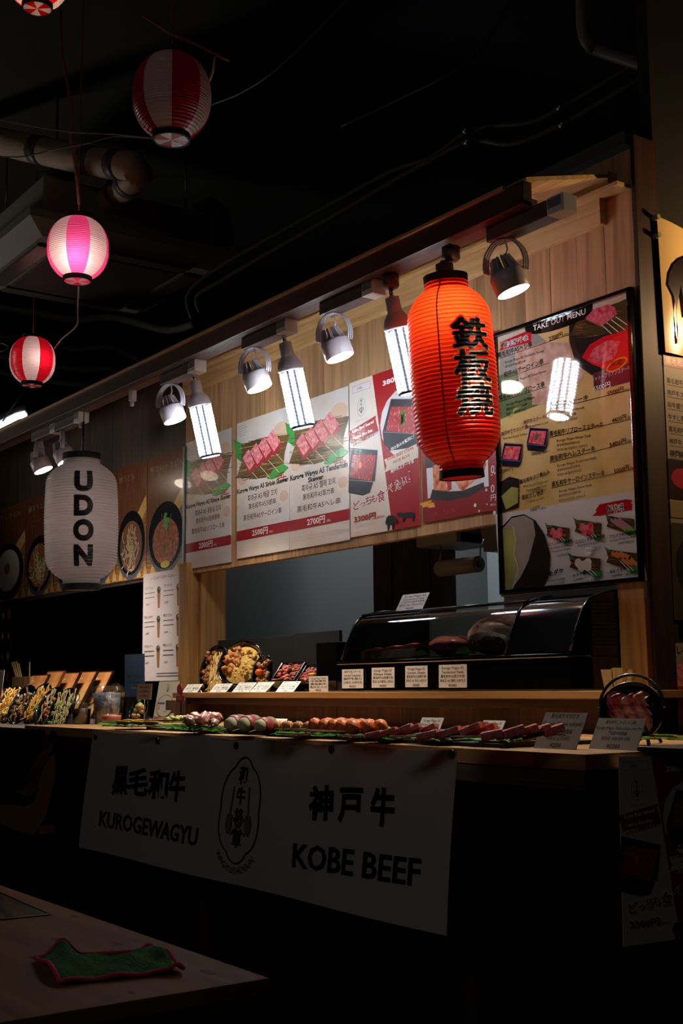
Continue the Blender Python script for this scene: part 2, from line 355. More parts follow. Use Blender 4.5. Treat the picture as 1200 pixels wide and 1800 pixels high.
# left stall counter
lc = thing('udon_counter', 'left wooden counter of the noodle stall with dark cloth hanging in front', 'counter', (-5.5, 2.1, 0))
MB().bbox((-8.5, 1.80, CTOP-.045), (cl-.008, 2.62, CTOP-0.012), DARKWX, 0.003).build('worktop', lc)
MB().bbox((-8.5, 2.45, 0.0), (cl-.02, 2.50, CTOP-.05), fp, 0.002).build('back_panel', lc)
cr = MB(); n = 46; cx0 = -8.0; cx1 = -4.35
cr.grid(lambda u, v: Vector((cx0+(cx1-cx0)*u, 1.99+0.012*(1 if int(u*n*2) % 2 else 0), 0.02+0.8*v)), n*2, 1, mat('ribbed_metal', '2a2a2b', 0.35, metal=0.7), False).build('ribbed_panel', lc)
# ------------------------------------------------------------------ ceiling services
HX = [(-9, 2.6), (-2.3, 1.0)]
duct = mat('wrapped_duct', 'a08a70', 0.7, var=0.25, vscale=9, bump=0.2); tape = mat('duct_tape', '3a332c', 0.5)
dp = thing('wrapped_duct', 'thick taped pipe bending below the dark ceiling at upper left', 'pipe', tuple(at(120, 265, 5.8)))
pa = [at(-60, 235, 6.3), at(60, 262, 5.95), at(170, 285, 5.7), at(235, 293, 5.5), at(243, 305, 5.55), at(200, 345, 6.0), at(150, 392, 6.5)]
MB().tube(pa, [.067]*7, duct, 16).build('pipe', dp)
for (i, t) in ((1, .1), (1, .9), (2, .6), (4, .35), (4, .75), (5, .3)):
    a = pa[i].lerp(pa[i+1], t); d = (pa[i+1]-pa[i]).normalized()*.035
    MB().cyl(a-d, a+d, .070, tape, n=16).build('tape_band', dp)
p2 = MB().tube([at(75, 345, 6.2), at(95, 318, 6.2), at(112, 300, 6.2)], .05, duct, 12).tube([at(112, 300, 6.2), at(116, 345, 6.4), at(118, 400, 6.6)], .05, duct, 12)
tag(p2.build('branch_duct', None, at(95, 318, 6.2)), 'short dim pipe elbow behind the thick taped pipe', 'pipe')
p3 = MB().tube([at(345, 375, 6.5), at(372, 362, 6.5), at(388, 372, 6.5), at(394, 430, 6.5)], .05, mat('dim_duct', '3a362f', 0.8), 12)
tag(p3.build('small_duct', None, at(372, 362, 6.5)), 'dim grey pipe elbow hanging beyond the large striped lantern', 'pipe')
ac = thing('air_conditioner', 'ceiling cassette air conditioner with grey slanted rim behind the pink lantern', 'air conditioner', tuple(at(150, 480, 6.3)))
acm = mat('air_conditioner_white', '6c675e', 0.5); acd = mat('air_conditioner_grille', '1c1a18', 0.6)
zc = 3.15; acx = (-6.36, -5.28); acy = (2.0, 3.1)
MB().prism([(acx[0]+.10, acy[0]+.10, zc), (acx[1]-.10, acy[0]+.10, zc), (acx[1]-.10, acy[1]-.10, zc), (acx[0]+.10, acy[1]-.10, zc)], (0, 0, .02), acm).build('panel', ac)
rim = MB(); lo = [(acx[0]+.1, acy[0]+.1), (acx[1]-.1, acy[0]+.1), (acx[1]-.1, acy[1]-.1), (acx[0]+.1, acy[1]-.1)]; hi = [(acx[0], acy[0]), (acx[1], acy[0]), (acx[1], acy[1]), (acx[0], acy[1])]
rim.add([(*p, zc) for p in lo]+[(*p, zc+.05) for p in hi]+[(*p, zc+.09) for p in hi], [(0, 1, 5, 4), (1, 2, 6, 5), (2, 3, 7, 6), (3, 0, 4, 7), (4, 5, 9, 8), (5, 6, 10, 9), (6, 7, 11, 10), (7, 4, 8, 11), (8, 9, 10, 11)], acm).build('slanted_rim', ac)
MB().bbox((acx[0]+.1, acy[0]+.1, zc+.091), (acx[1]-.1, acy[1]-.1, zc+.3), acm, .01).build('casing', ac)
for x in (acx[0]+.2, acx[1]-.2):
    for y in (acy[0]+.2, acy[1]-.2): MB().cyl((x, y, zc+.3), (x, y, 3.9), .006, STEEL, n=8).build('hanger_rod', ac)
MB().bbox((acx[0]+.21, acy[0]+.23, zc-.012), (acx[1]-.21, acy[1]-.23, zc-.001), acd, .01).build('grille', ac)
for (a, b) in (((acx[0]+.2, acy[0]+.115), (acx[1]-.2, acy[0]+.205)), ((acx[0]+.2, acy[1]-.205), (acx[1]-.2, acy[1]-.115)), ((acx[0]+.11, acy[0]+.22), (acx[0]+.19, acy[1]-.22)), ((acx[1]-.19, acy[0]+.22), (acx[1]-.11, acy[1]-.22))):
    MB().bbox((a[0], a[1], zc-.014), (b[0], b[1], zc-.002), mat('air_flap', '3c3833', 0.3), .005).build('air_flap', ac)
cond = mat('grey_conduit', '8c887a', 0.4)
DIMC = mat('twin_conduit', '45433b', 0.45)
def conduit(nm, lab, pts, r, m=DIMC, clips=()):
    t = thing(nm, lab, 'conduit' if 'conduit' in nm else 'cable', tuple(pts[0]))
    # smooth the run
    P = []
    for i in range(len(pts)-1):
        p0 = pts[max(i-1, 0)]; p1 = pts[i]; p2 = pts[i+1]; p3 = pts[min(i+2, len(pts)-1)]
        for k in range(6):
            u = k/6; P.append(0.5*((2*p1)+(p2-p0)*u+(2*p0-5*p1+4*p2-p3)*u*u+(3*p1-p0-3*p2+p3)*u**3))
    P.append(pts[-1]); MB().tube(P, r, m, 8).build('tube', t)
    for c in clips: MB().cyl(c-Vector((.012, 0, 0)), c+Vector((.012, 0, 0)), r*1.7, STEEL, n=10).build('clip', t)
c1 = [(1240, -20), (1130, 95), (1090, 128), (985, 190), (930, 215), (830, 228), (760, 275), (690, 300), (600, 348), (470, 420), (370, 480), (330, 520), (338, 560)]
c2 = [(1250, 10), (1140, 125), (1080, 165), (985, 220), (900, 253), (830, 247), (760, 280), (680, 325), (600, 372), (480, 440), (395, 490), (348, 520), (352, 548)]
conduit('conduit', 'upper of the twin grey conduits snaking across the dark ceiling', [at(x, y, 4.6+2*(1-x/1200)) for x, y in c1], .011, clips=[at(985, 189, 4.95), at(820, 229, 5.2)])
conduit('conduit', 'lower of the twin grey conduits snaking across the dark ceiling', [at(x, y, 4.6+2*(1-x/1200)) for x, y in c2], .013, clips=[at(990, 219, 4.95), at(823, 249, 5.2)])
conduit('conduit', 'horizontal conduit with a bright elbow at the upper right', [at(1022, -10, 4.5), at(1024, 50, 4.5), at(1034, 78, 4.5), at(1060, 92, 4.5), at(1200, 138, 4.3)], .022, mat('pale_conduit', '6a675c', 0.5))
thin = mat('dark_cable', '24262c', 0.5)
conduit('ceiling_cable', 'long thin cable running diagonally above the large striped lantern', [at(620, -10, 4.4), at(500, 110, 4.6), at(430, 160, 4.8), at(370, 185, 5), at(340, 200, 5)], .004, mat('blue_grey_cable', '4a5468', 0.4))
conduit('ceiling_cable', 'thin cable sagging from top centre towards the stall roof', [at(900, -10, 5), at(850, 80, 5), at(790, 130, 5), at(700, 175, 5.2), at(600, 222, 5.4)], .006, thin)
conduit('ceiling_cable', 'dark cable drooping beneath the thick taped pipe', [at(-10, 275, 4.6), at(40, 275, 4.6), at(100, 262, 4.6), at(155, 252, 4.6), at(200, 240, 4.7), at(260, 243, 4.7)], .003, mat('grey_cable', '5a5650', 0.5))
conduit('ceiling_cable', 'pale cable crossing left edge above the thick taped pipe', [at(-10, 208, 4.6), at(60, 222, 4.6), at(125, 232, 4.6), at(200, 236, 4.7), at(272, 243, 3.95)], .003, mat('grey_cable', '5a5650', 0.5))
for i, (y0, y1, lab) in enumerate(((538, 560, 'grey conduit passing just above the striped lantern at left'), (590, 640, 'dim conduit curving right behind the small striped lantern'), (625, 655, 'second dim conduit low behind the small striped lantern'), (652, 672, 'lowest dim conduit near the stall fascia'))):
    conduit('conduit', lab, [at(-10, y0, 9.2), at(60, y0+12, 9.2), at(135, y0+24, 9.1), at(200, y0+20+i*2, 9), at(290, y1+20-i*5, 8.7), at(340, y1+10-i*8, 8.4)], .027 if i == 0 else .022, mat('mid_conduit', '6a675a', 0.6) if i else cond)
conduit('hanging_wire', 'loop of pale wire at the left edge beside the small striped lantern', [at(-8, 604, 6.5), at(6, 604, 6.5), at(14, 610, 6.5), at(6, 617, 6.5), at(-8, 617, 6.5)], .004, mat('pale_wire', '9a8a80', 0.5))
ft = thing('ceiling_tube_light', 'glowing white tube light above the left end of the fascia', 'light', tuple(at(30, 738, 9)))
tb = [at(-90, 790, 9), at(30, 731, 9), at(46, 727, 9), at(53, 729, 9)]
MB().tube(tb[:3], .028, mat('tube_glow', 'dff4f4', 0.5, emit=1.6), 10).build('tube', ft)
MB().tube([p+Vector((0, 0, .035)) for p in tb[:3]], .03, WHITE, 8).build('tray', ft)
# ------------------------------------------------------------------ track, corn bulbs, spots
tr = thing('lighting_track', 'brown painted lighting track under the fascia carrying every lamp', 'track', (-5.5, 2.31, 2.3))
tm = mat('track_brown', '5a4038', 0.45)
MB().bbox((-9.6, 2.288, 2.332), (-2.37, 2.34, 2.37), tm, .003).build('rail', tr)
TZ = 2.332
LED = bpy.data.materials.new('led_rows'); LED.use_nodes = True; nt = LED.node_tree; p = nt.nodes['Principled BSDF']
p.inputs['Base Color'].default_value = (.8, .8, .8, 1); p.inputs['Emission Color'].default_value = (0.80, 0.91, 1, 1)
tc = nt.nodes.new('ShaderNodeTexCoord'); sx = nt.nodes.new('ShaderNodeSeparateXYZ'); nt.links.new(tc.outputs['Object'], sx.inputs[0])
mm = nt.nodes.new('ShaderNodeMath'); mm.operation = 'MULTIPLY'; mm.inputs[1].default_value = 34*PI/0.21; nt.links.new(sx.outputs[2], mm.inputs[0])
sn = nt.nodes.new('ShaderNodeMath'); sn.operation = 'SINE'; nt.links.new(mm.outputs[0], sn.inputs[0])
ab = nt.nodes.new('ShaderNodeMapRange'); ab.inputs[1].default_value = -0.6; ab.inputs[2].default_value = 0.4; ab.inputs[3].default_value = 1.0; ab.inputs[4].default_value = 60; nt.links.new(sn.outputs[0], ab.inputs[0])
nt.links.new(ab.outputs[0], p.inputs['Emission Strength'])
LDISC = mat('led_disc', 'ffffff', 0.5, emit=14, ecol='e8f2ff'); SPOTE = mat('spot_glow', 'fff3dc', 0.5, emit=16, ecol='fff0d8')
ENAM = mat('lilac_white_enamel', 'c9bfc6', 0.38)
def corn_bulb(px, py, label, proto=[None]):
    top = onY(px, py, TY); loc = Vector((top.x, TY, TZ))
    if proto[0]: return copy_tree(proto[0], loc, label)
    t = thing('corn_bulb_lamp', label, 'lamp', loc, 'corn bulb lamps on the track'); proto[0] = t
    W_ = Matrix.Translation(loc)
    MB().lathe([(0, 0), (.026, 0), (.027, -.036), (.022, -.044), (0, -.044)], tm, 20, W_).build('track_adaptor', t)
    MB().cyl(loc+Vector((0, 0, -.042)), loc+Vector((0, .004, -.078)), .0075, CHROME, n=12).build('swivel_stem', t)
    T = W_ @ Matrix.Translation((0, .004, -.074)) @ Matrix.Rotation(math.radians(14), 4, 'X')   # leans towards the wall
    MB().lathe([(0, 0), (.022, 0), (.024, -.045), (.026, -.050)], ENAM, 24, T).build('socket', t)
    MB().lathe([(.026, -.050), (.031, -.056), (.040, -.068), (.045, -.082), (.047, -.098), (.044, -.103), (0, -.103)], ENAM, 32, T).build('bulb_housing', t)
    MB().lathe([(.0385, -.103), (.0385, -.298), (.043, -.299), (.043, -.306), (0, -.306)], mat('bulb_core', '2c2c36', 0.5), 24, T, smooth=False).build('heat_core', t)
    for k in range(10):
        R = Matrix.Rotation(2*PI*k/10, 4, 'Z')
        vs = [T @ R @ Vector(q) for q in ((.0425, -.0068, -.106), (.0425, .0068, -.106), (.0425, .0068, -.297), (.0425, -.0068, -.297), (.0395, -.0075, -.106), (.0395, .0075, -.106), (.0395, .0075, -.297), (.0395, -.0075, -.297))]
        MB().add(vs, [(0, 1, 2, 3), (4, 5, 1, 0), (3, 2, 6, 7), (5, 6, 2, 1), (4, 0, 3, 7)], LED).build('led_strip', t)
    MB().lathe([(.036, -.3075), (0, -.3076)], LDISC, 24, T).build('led_disc', t)
    return t
corn_bulb(341, 636, 'lit corn bulb lamp leftmost of three, by the first skewer poster')
corn_bulb(499, 565, 'lit corn bulb lamp hanging before the third skewer poster')
corn_bulb(686, 478, 'lit corn bulb lamp partly hidden behind the big red lantern')
def spot(px, py, label, lean=20, yaw=32, proto={}):
    top = onY(px, py, TY); loc = Vector((top.x, TY, TZ)); k = (lean, yaw, px > 330)
    if k in proto: return copy_tree(proto[k], loc, label)
    t = thing('track_spotlight', label, 'spotlight', loc, 'white spotlights on the track'); proto[k] = t
    MB().bbox(loc+Vector((-.11, -.026, -.046)), loc+Vector((.13, .026, 0)), mat('adaptor_mauve', '5e4c4a', 0.45), .003).build('adaptor_box', t)
    s = MB().bbox(loc+Vector((.132, -.027, -.047)), loc+Vector((.192, .027, .002)), WHITE, .003)
    s.build('adaptor_cap', t)
    MB().box(loc+Vector((.137, -.0285, -.030)), loc+Vector((.185, -.0272, -.004)), mat('label_grey', '77747a', 0.6)).build('rating_label', t)
    T = Matrix.Translation(loc+Vector((-.06, 0, -.046))) @ Matrix.Rotation(math.radians(yaw), 4, 'Z')
    arc = [T @ Vector((.055*math.sin(a)*1.05, 0, -.075+.075*math.cos(a))) for a in [math.radians(d) for d in range(-105, 106, 10)]]
    y = MB(); 
    for off in (-.008, 0, .008): y.tube([p+Vector((0, off, 0)) for p in arc], .0035, ENAM, 6)
    y.build('yoke', t)
    T2 = T @ Matrix.Translation((0, 0, -.098)) @ Matrix.Rotation(math.radians(-38-yaw), 4, 'Z') @ Matrix.Rotation(math.radians(lean), 4, 'X')
    MB().lathe([(.046, -.058), (.049, -.056), (.050, -.005), (.047, .0), (.040, .004), (0, .004)], ENAM, 32, T2).lathe([(.046, -.058), (.043, -.045), (0, -.045)], SPOTE, 32, T2).build('lamp_cup', t)
    for k2 in range(12):
        a = 2*PI*k2/12; R = Matrix.Rotation(a, 4, 'Z')
        MB().add([T2 @ R @ Vector(q) for q in ((.012, -.0012, .004), (.044, -.0012, .004), (.030, -.0012, .046), (.012, -.0012, .048), (.012, .0012, .004), (.044, .0012, .004), (.030, .0012, .046), (.012, .0012, .048))], [(0, 1, 2, 3), (4, 7, 6, 5), (1, 5, 6, 2), (2, 6, 7, 3)], ENAM).build('cooling_fin', t)
    MB().tube([T @ Vector((0, 0, 0)), T @ Vector((.006, 0, -.03)), T @ Vector((0, 0, -.05))], .003, ENAM, 6).build('cord', t)
    dl = bpy.data.lights.new('spot_beam', 'SPOT'); dl.energy = 74.0 if px > 330 else 75.0; dl.color = (1, .87, .70); dl.spot_size = math.radians(74 if px > 330 else 112); dl.spot_blend = .8; dl.shadow_soft_size = .035
    lo = bpy.data.objects.new('spot_beam', dl); COL.objects.link(lo); lo.parent = t; lo.location = (T2 @ Vector((0, 0, -.055)))-loc; lo.rotation_euler = Vector((.05, -.22, -1)).to_track_quat('-Z', 'Y').to_euler()
    return t
spot(77, 800, 'white spotlight at the far left end of the track', lean=24, yaw=-40)
spot(118, 775, 'white spotlight just above the left shoulder of the white lantern', lean=26, yaw=-20)
spot(312, 672, 'white spotlight between the white lantern and the first corn bulb')
spot(462, 600, 'white spotlight between the first and second corn bulbs')
spot(605, 532, 'white spotlight between the second and third corn bulbs')
spot(913, 395, 'dark-looking white spotlight to the right of the red lantern', lean=20)
for (px, py, lab) in ((233, 690, 'small white track clip left of the third spotlight'), (143, 737, 'small white track clip above the white lantern')):
    q = onY(px, py, TY); tag(MB().bbox((q.x-.012, TY-.014, TZ-.05), (q.x+.014, TY+.014, TZ+.001), ENAM, .005).cyl((q.x-.004, TY, TZ-.05), (q.x-.004, TY, TZ-.07), .009, ENAM).build('track_clip', None, (q.x, TY, TZ-.07)), lab, 'clip', 'track clips')
# ------------------------------------------------------------------ lanterns
def paper(name, col, trl=0.6, rough=0.35, dif=None):
    if name in MATS: return MATS[name]
    m = bpy.data.materials.new(name); m.use_nodes = True; nt = m.node_tree; p = nt.nodes['Principled BSDF']; MATS[name] = m; out = nt.nodes['Material Output']
    c = lin(col); t = nt.nodes.new('ShaderNodeBsdfTranslucent'); t.inputs[0].default_value = c
    p.inputs['Base Color'].default_value = lin(dif) if dif else c; p.inputs['Roughness'].default_value = rough; p.inputs['Coat Weight'].default_value = 0.3; p.inputs['Coat Roughness'].default_value = 0.15
    mx = nt.nodes.new('ShaderNodeMixShader'); mx.inputs[0].default_value = trl
    nt.links.new(p.outputs[0], mx.inputs[1]); nt.links.new(t.outputs[0], mx.inputs[2]); nt.links.new(mx.outputs[0], out.inputs[0]); return m
def lantern(name, label, C0, R, H, ribs, m, stripes=None, round_=True, lean=0.0, cap=0.5, bulb=None, yaw=0.0, group=None, seg=72, lower=None, rib=None):
    """C0 = centre of the body"""
    C0 = Vector(C0); T = Matrix.Translation(C0) @ Matrix.Rotation(lean, 4, 'X') @ Matrix.Rotation(yaw, 4, 'Z')
    t = thing(name, label, 'lantern', C0-Vector((0, 0, H/2)), group)
    def rad(v):     # v -1..1 bottom to top
        a = abs(v)
        if round_: b = math.sqrt(max(0, 1-(a*0.90)**2.3)); return R*(cap+(1-cap)*b if b < cap else b) if False else R*max(b, cap)
        k = 0.55
        if a < k: return R*(1-0.03*(a/k)**2)
        u = (a-k)/(1-k); return R*max(cap, 0.97*((1-u**2.4*0.78)))
    prof = []; K = 6
    for i in range(ribs*K+1):
        v = -1+2*i/(ribs*K); ph = (i % K)/K; bulge = 0.010*R*6*(0.5-0.5*math.cos(2*PI*ph))/6*2.2
        prof.append((rad(v)+bulge, v*H/2))
    body = MB(); mf = (lambda f: stripes[int(f*len(stripes)) % len(stripes)]) if stripes else None
    body.lathe(prof, m, seg, T, True, mf)
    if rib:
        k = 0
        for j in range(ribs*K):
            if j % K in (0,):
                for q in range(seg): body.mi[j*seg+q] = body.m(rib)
    body.build('paper_body', t)
    rc = rad(1); 
    for s, nm in ((1, 'top_ring'), (-1, 'bottom_ring')):
        z = s*H/2; hh = R*0.15
        MB().lathe([(rc*.93, z-s*hh*.2), (rc*1.04, z-s*hh*.2), (rc*1.06, z+s*hh), (rc*.93, z+s*hh), (rc*.93, z-s*hh*.2)], MBLACK, 48, T, False).build(nm, t)
    z = -H/2-R*.14; MB().lathe([(0, z), (rc*.94, z), (rc*.94, z+.002), (0, z+.002)], lower or m, 48, T, False, mf if not lower else None).build('bottom_disc', t)
    if bulb:
        (bx, by, bz), br, bs, bc, bl = bulb
        MB().blob(C0+Vector((bx, by, bz)), (br, br, bl), mat('bulb_'+name+str(bs), 'ffffff', 0.5, emit=bs, ecol=bc), 2, 0).build('bulb', t)
    def radb(v):
        f = (v+1)/2*ribs; return rad(v)+0.022*R*(0.5-0.5*math.cos(2*PI*(f-math.floor(f))))
    return t, T, radb
# big red lantern
RC = (onY(797, 662, TY)); RR = .124; RH = .56
yw = math.radians(0)
red = paper('red_lantern_vinyl', 'ff4a22', 0.62, 0.32, 'c01a10')
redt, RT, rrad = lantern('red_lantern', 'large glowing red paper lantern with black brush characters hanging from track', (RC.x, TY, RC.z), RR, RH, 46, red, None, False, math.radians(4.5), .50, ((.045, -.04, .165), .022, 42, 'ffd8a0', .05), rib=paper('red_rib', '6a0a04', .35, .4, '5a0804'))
MB().lathe([(.026, .28), (.026, .335), (0, .335)], tm, 20, RT).build('socket', redt)
a0 = RT @ Vector((0, 0, .33)); b0 = Vector((RC.x, TY, TZ))
MB().cyl(a0, (b0.x, b0.y, b0.z-.03), .0075, CHROME).build('stem', redt)
MB().lathe([(0, 0), (.027, 0), (.027, -.034), (.02, -.042), (0, -.042)], tm, 20, Matrix.Translation(b0)).build('track_adaptor', redt)
MB().tube([a0+Vector((-.03, 0, 0)), a0+Vector((0, -.012, .012)), a0+Vector((.035, 0, .006))], .003, BLACK, 6).build('wire_tie', redt)
def lantern_sheet(T, rad, H, ang0, R):
    def fn(u, v, l):   # u along circumference from the face line, v down from centre
        a = ang0+u/R; r = rad(max(-1, min(1, -v/(H/2))))+.0004+l
        return T @ Vector((r*math.cos(a), r*math.sin(a), -v))
    s = Sheet(fn=fn); s.curved = 2; return s
def face_angle(C, off_deg): d = Vector((0, 0))-Vector((C[0], C[1])); return math.atan2(d.y, d.x)+math.radians(off_deg)
s = lantern_sheet(RT, rrad, RH, face_angle((RC.x, TY), 28), RR)
OUTL = paper('pale_outline', 'ffd9c0', .5, .4); LINK = mat('lantern_ink', '080606', .35)
for i, ch in enumerate('鉄板焼'):
    s.text(ch, 0, -.055+i*.094, .088, OUTL, w=.128, bold=.055, align='C', lift=.0010)
    s.text(ch, 0, -.057+i*.094, .082, LINK, w=.120, bold=.026, align='C', lift=.0022)
s.done(redt, 'brush_characters')
for k in range(3):   # folded seam lines of the vinyl
    a = face_angle((RC.x, TY), -16+k*120)
    pts = [RT @ Vector(((rrad(v)+.001)*math.cos(a), (rrad(v)+.001)*math.sin(a), v*RH/2)) for v in [-1+2*i/40 for i in range(41)]]
    MB().tube(pts, .0022, paper('red_seam', 'a01208', .3), 4).build('seam', redt)
# white UDON lantern
UC = onY(143, 917, TY); UR = .165; UH = .585
wv = paper('white_lantern_vinyl', 'b7aca6', 0.35, 0.4, 'a8a09e')
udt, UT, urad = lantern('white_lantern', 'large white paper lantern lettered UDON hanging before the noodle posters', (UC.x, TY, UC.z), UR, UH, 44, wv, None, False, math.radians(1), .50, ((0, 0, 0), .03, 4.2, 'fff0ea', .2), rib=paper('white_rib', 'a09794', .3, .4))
s = lantern_sheet(UT, urad, UH, face_angle((UC.x, TY), 3), UR)
for i, (ch, w_) in enumerate((('U', .092), ('D', .092), ('O', .098), ('N', .094))):
    s.text(ch, 0, -.125+i*.112, .088, LINK, w=w_*.92, bold=.06, align='C', lift=.0016)
s.done(udt, 'black_letters')
MB().cyl((UC.x, TY, UC.z+UH/2+.02), (UC.x, TY, TZ), .006, BLACK).build('hanger', udt)
# striped round lanterns
def stripes(a, b, n): return [a, b]*n
RW = paper('lantern_red', 'd0142a', .5, .3, 'b01020'); WW = paper('lantern_white', 'e8dcd2', .5, .3, 'd8cec8'); PK = paper('lantern_pink', 'ff5fa0', .6, .3, 'f0609a')
cord = mat('red_cord', '6a2a22', .6)
STR = []
def striped(px, py, fwd, R, H, label, mA, mB, bulb, yaw, ribs=30, up=None):
    C = at(px, py, fwd); yaw += math.atan2(-C.y, -C.x); t, T, rd = lantern('striped_lantern', label, C, R, H, ribs, mA, stripes(mA, mB, 4), True, 0, .40, bulb, yaw, 'striped round lanterns', 80)
    top = C+Vector((0, 0, H/2)); MB().tube([top+Vector((0, 0, -.01)), top+Vector((.004, 0, .1)), top+Vector((-.003, 0, .25))]+[top+Vector((0, 0, .25+.2*i)) for i in range(1, 3+int((3.88-top.z-.45)/.2))], .0035, cord, 5).build('hanging_cord', t)
    STR.append(t); return t
striped(302, 170, 3.9, .120, .252, 'largest striped lantern, unlit dark red and grey, at top', RW, WW, None, 0.0)
striped(137, 437, 5.0, .119, .238, 'glowing pink and white striped lantern above the others', PK, WW, ((.055, -.028, -.045), .022, 40, 'ffd8d8', .022), -.393)
striped(57, 634, 6.8, .120, .245, 'red and white striped lantern lowest at the left edge', WW, RW, ((.07, .01, -.005), .018, 40, 'ffe8d0', .018), -.46)
striped(67, -47, 4.2, .105, .225, 'red striped lantern cut off by the top left edge', RW, WW, ((0, 0, -.06), .02, 20, 'ffdcc0', .02), 0.5)
MB().tube([at(106, -10, 4.9), at(108, 90, 4.9), at(120, 155, 4.9), at(126, 200, 4.9), at(124, 245, 4.9), at(134, 300, 5), at(139, 360, 5)], .006, cord, 6).build('hanging_cord', STR[1])
MB().tube([at(250, 25, 3.9), at(300, 58, 3.9), at(345, 78, 3.9), at(385, 98, 3.9), at(404, 106, 3.9), at(380, 95, 3.9)], .006, cord, 6).build('hanging_cord', STR[0])
MB().tube([at(378, 100, 3.9), at(374, 125, 3.9), at(368, 142, 3.95)], .004, mat('pale_wire', '9a8a80', 0.5), 6).build('hanging_cord', STR[0])
conduit('lantern_wire', 'thin black wire from the pink lantern to the small one', [at(138, 496, 5), at(137, 545, 5.6), at(135, 572, 6), at(110, 595, 6.4), at(96, 612, 6.8)], .004, mat('pale_wire', '9a8a80', 0.5))
conduit('lantern_wire', 'thin wire running down left below the small striped lantern', [at(46, 682, 6.8), at(30, 705, 6.8), at(5, 740, 6.9)], .004, thin)
# ------------------------------------------------------------------ posters on the stall front
GL = dict(rough=0.38, coat=0.12)
CREAM = mat('cream_print', 'dcd8d6', var=0.1, vscale=4, vcol='dcc6b4', **GL); LAV = mat('pale_print', 'd6d2d6', **GL); REDP = mat('red_print', 'a0101c', **GL)
MEATP = mat('meat_print', 'd85a68', var=.4, vscale=60, vcol='f0a8a8', **GL); MEATD = mat('dark_meat_print', 'a62c38', **GL); MEATR = mat('seared_print', 'b53a26', var=.5, vscale=45, vcol='e8a078', **GL)
STRAW = mat('straw_print', '6e5430', **GL); STRAWD = mat('dark_straw_print', '3c2a18', **GL); STRAWL = mat('light_straw_print', 'b99a5c', **GL); LEAFP = mat('leaf_print', '3f9a48', **GL); STICKP = mat('stick_print', 'e0cfa8', **GL)
NAVY = mat('box_print', '23222e', **GL); NAVL = mat('box_rim_print', '8a8a9c', **GL); ORAN = mat('egg_print', 'ee8a34', **GL); BLKP = mat('black_print', '121011', **GL); WHP = mat('white_print', 'f0ecea', **GL)
GOLD = mat('gold_print', 'e2a23c', **GL); SHADP = mat('grey_print', '9a96a4', **GL)
PLX = WY-.006
def poster(name, label, cat, pts_tl, W, H, m, group=None, Y=PLX, parent_loc=None, th=.0012):
    O = onY(*pts_tl, Y) if len(pts_tl) == 2 else Vector(pts_tl)
    t = thing(name, label, cat, O, group); MB().box((O.x, Y, O.z-H), (O.x+W, Y+th, O.z), m).build('sheet', t)
    return t, Sheet(O, (1, 0, 0), (0, 0, -1))
def straw_mat(S, n, P, cu, cv, w, h, ang=.25, k=60, rnd=random):
    ca, sa = math.cos(ang), math.sin(ang)
    def R(a, b): return P(cu+(a*ca-b*sa)*w, cv+(a*sa+b*ca)*h)
    S.poly([R(-.5, -.42), (R(-.1, -.5)), R(.5, -.45), R(.46, 0), R(.5, .42), R(0, .5), R(-.5, .40), R(-.44, 0)], STRAW)
    L = S.lift(); L2 = S.lift(); L3 = S.lift()
    for i in range(k):
        b = rnd.uniform(-.5, .5); a = rnd.uniform(-.55, .2); l = rnd.uniform(.15, .45); a2 = min(.56, a+l)
        S.line([R(a, b), R(a2, b+rnd.uniform(-.03, .03))], rnd.uniform(.0012, .0028), [STRAWD, STRAWL, STRAWD][i % 3], lift=[L, L2, L3][i % 3])
def skewer_picture(S, P, cu, cv, w, h, npc=4, k=60, ang=.2):
    """leaf, straw mat, cubes of marbled meat and bamboo sticks"""
    S.poly([P(cu-.62*w, cv-.70*h), P(cu-.3*w, cv-.38*h), P(cu-.45*w, cv-.05*h), P(cu-.56*w, cv-.2*h)], LEAFP)
    straw_mat(S, 0, P, cu, cv, w, h, ang, k)
    S.poly([P(cu+.1*w, cv+.55*h), P(cu+.22*w, cv+.38*h), P(cu+.42*w, cv+.28*h), P(cu+.54*w, cv+.42*h), P(cu+.38*w, cv+.58*h), P(cu+.2*w, cv+.6*h)], LEAFP)
    for i in range(npc):
        x = cu+(-.36+.17*i)*w; y = cv+(-.02-.09*i)*h
        S.line([P(x+.10*w, y+.22*h), P(x+.36*w, y+.66*h)], .0022, STICKP)
    for i in range(npc):
        x = cu+(-.36+.17*i)*w; y = cv+(.0-.10*i)*h
        S.poly([P(x-.06*w, y-.1*h), P(x+.08*w, y-.30*h), P(x+.24*w, y+.06*h), P(x+.24*w, y+.18*h), P(x+.11*w, y+.34*h), P(x+.02*w, y+.14*h)], MEATD)
        S.poly([P(x-.06*w, y-.14*h), P(x+.07*w, y-.32*h), P(x+.235*w, y+.04*h), P(x+.095*w, y+.23*h)], MEATP)
def cloud_mark(S, P, u, v, s, m, sx=1.0):
    for (a, b, c) in ((0, 0, .5), (-.18, .16, .55), (.05, .32, .7), (.25, .5, .4)):
        S.rect(*P(u+(a-c/2)*s*sx, v+b*s*.5), *P(u+(a+c/2)*s*sx, v+b*s*.5+.035*s), m)
    S.rect(*P(u-.02*s, v), *P(u+.03*s, v+.16*s), m); S.rect(*P(u+.18*s, v+.08*s), *P(u+.23*s, v+.26*s), m)
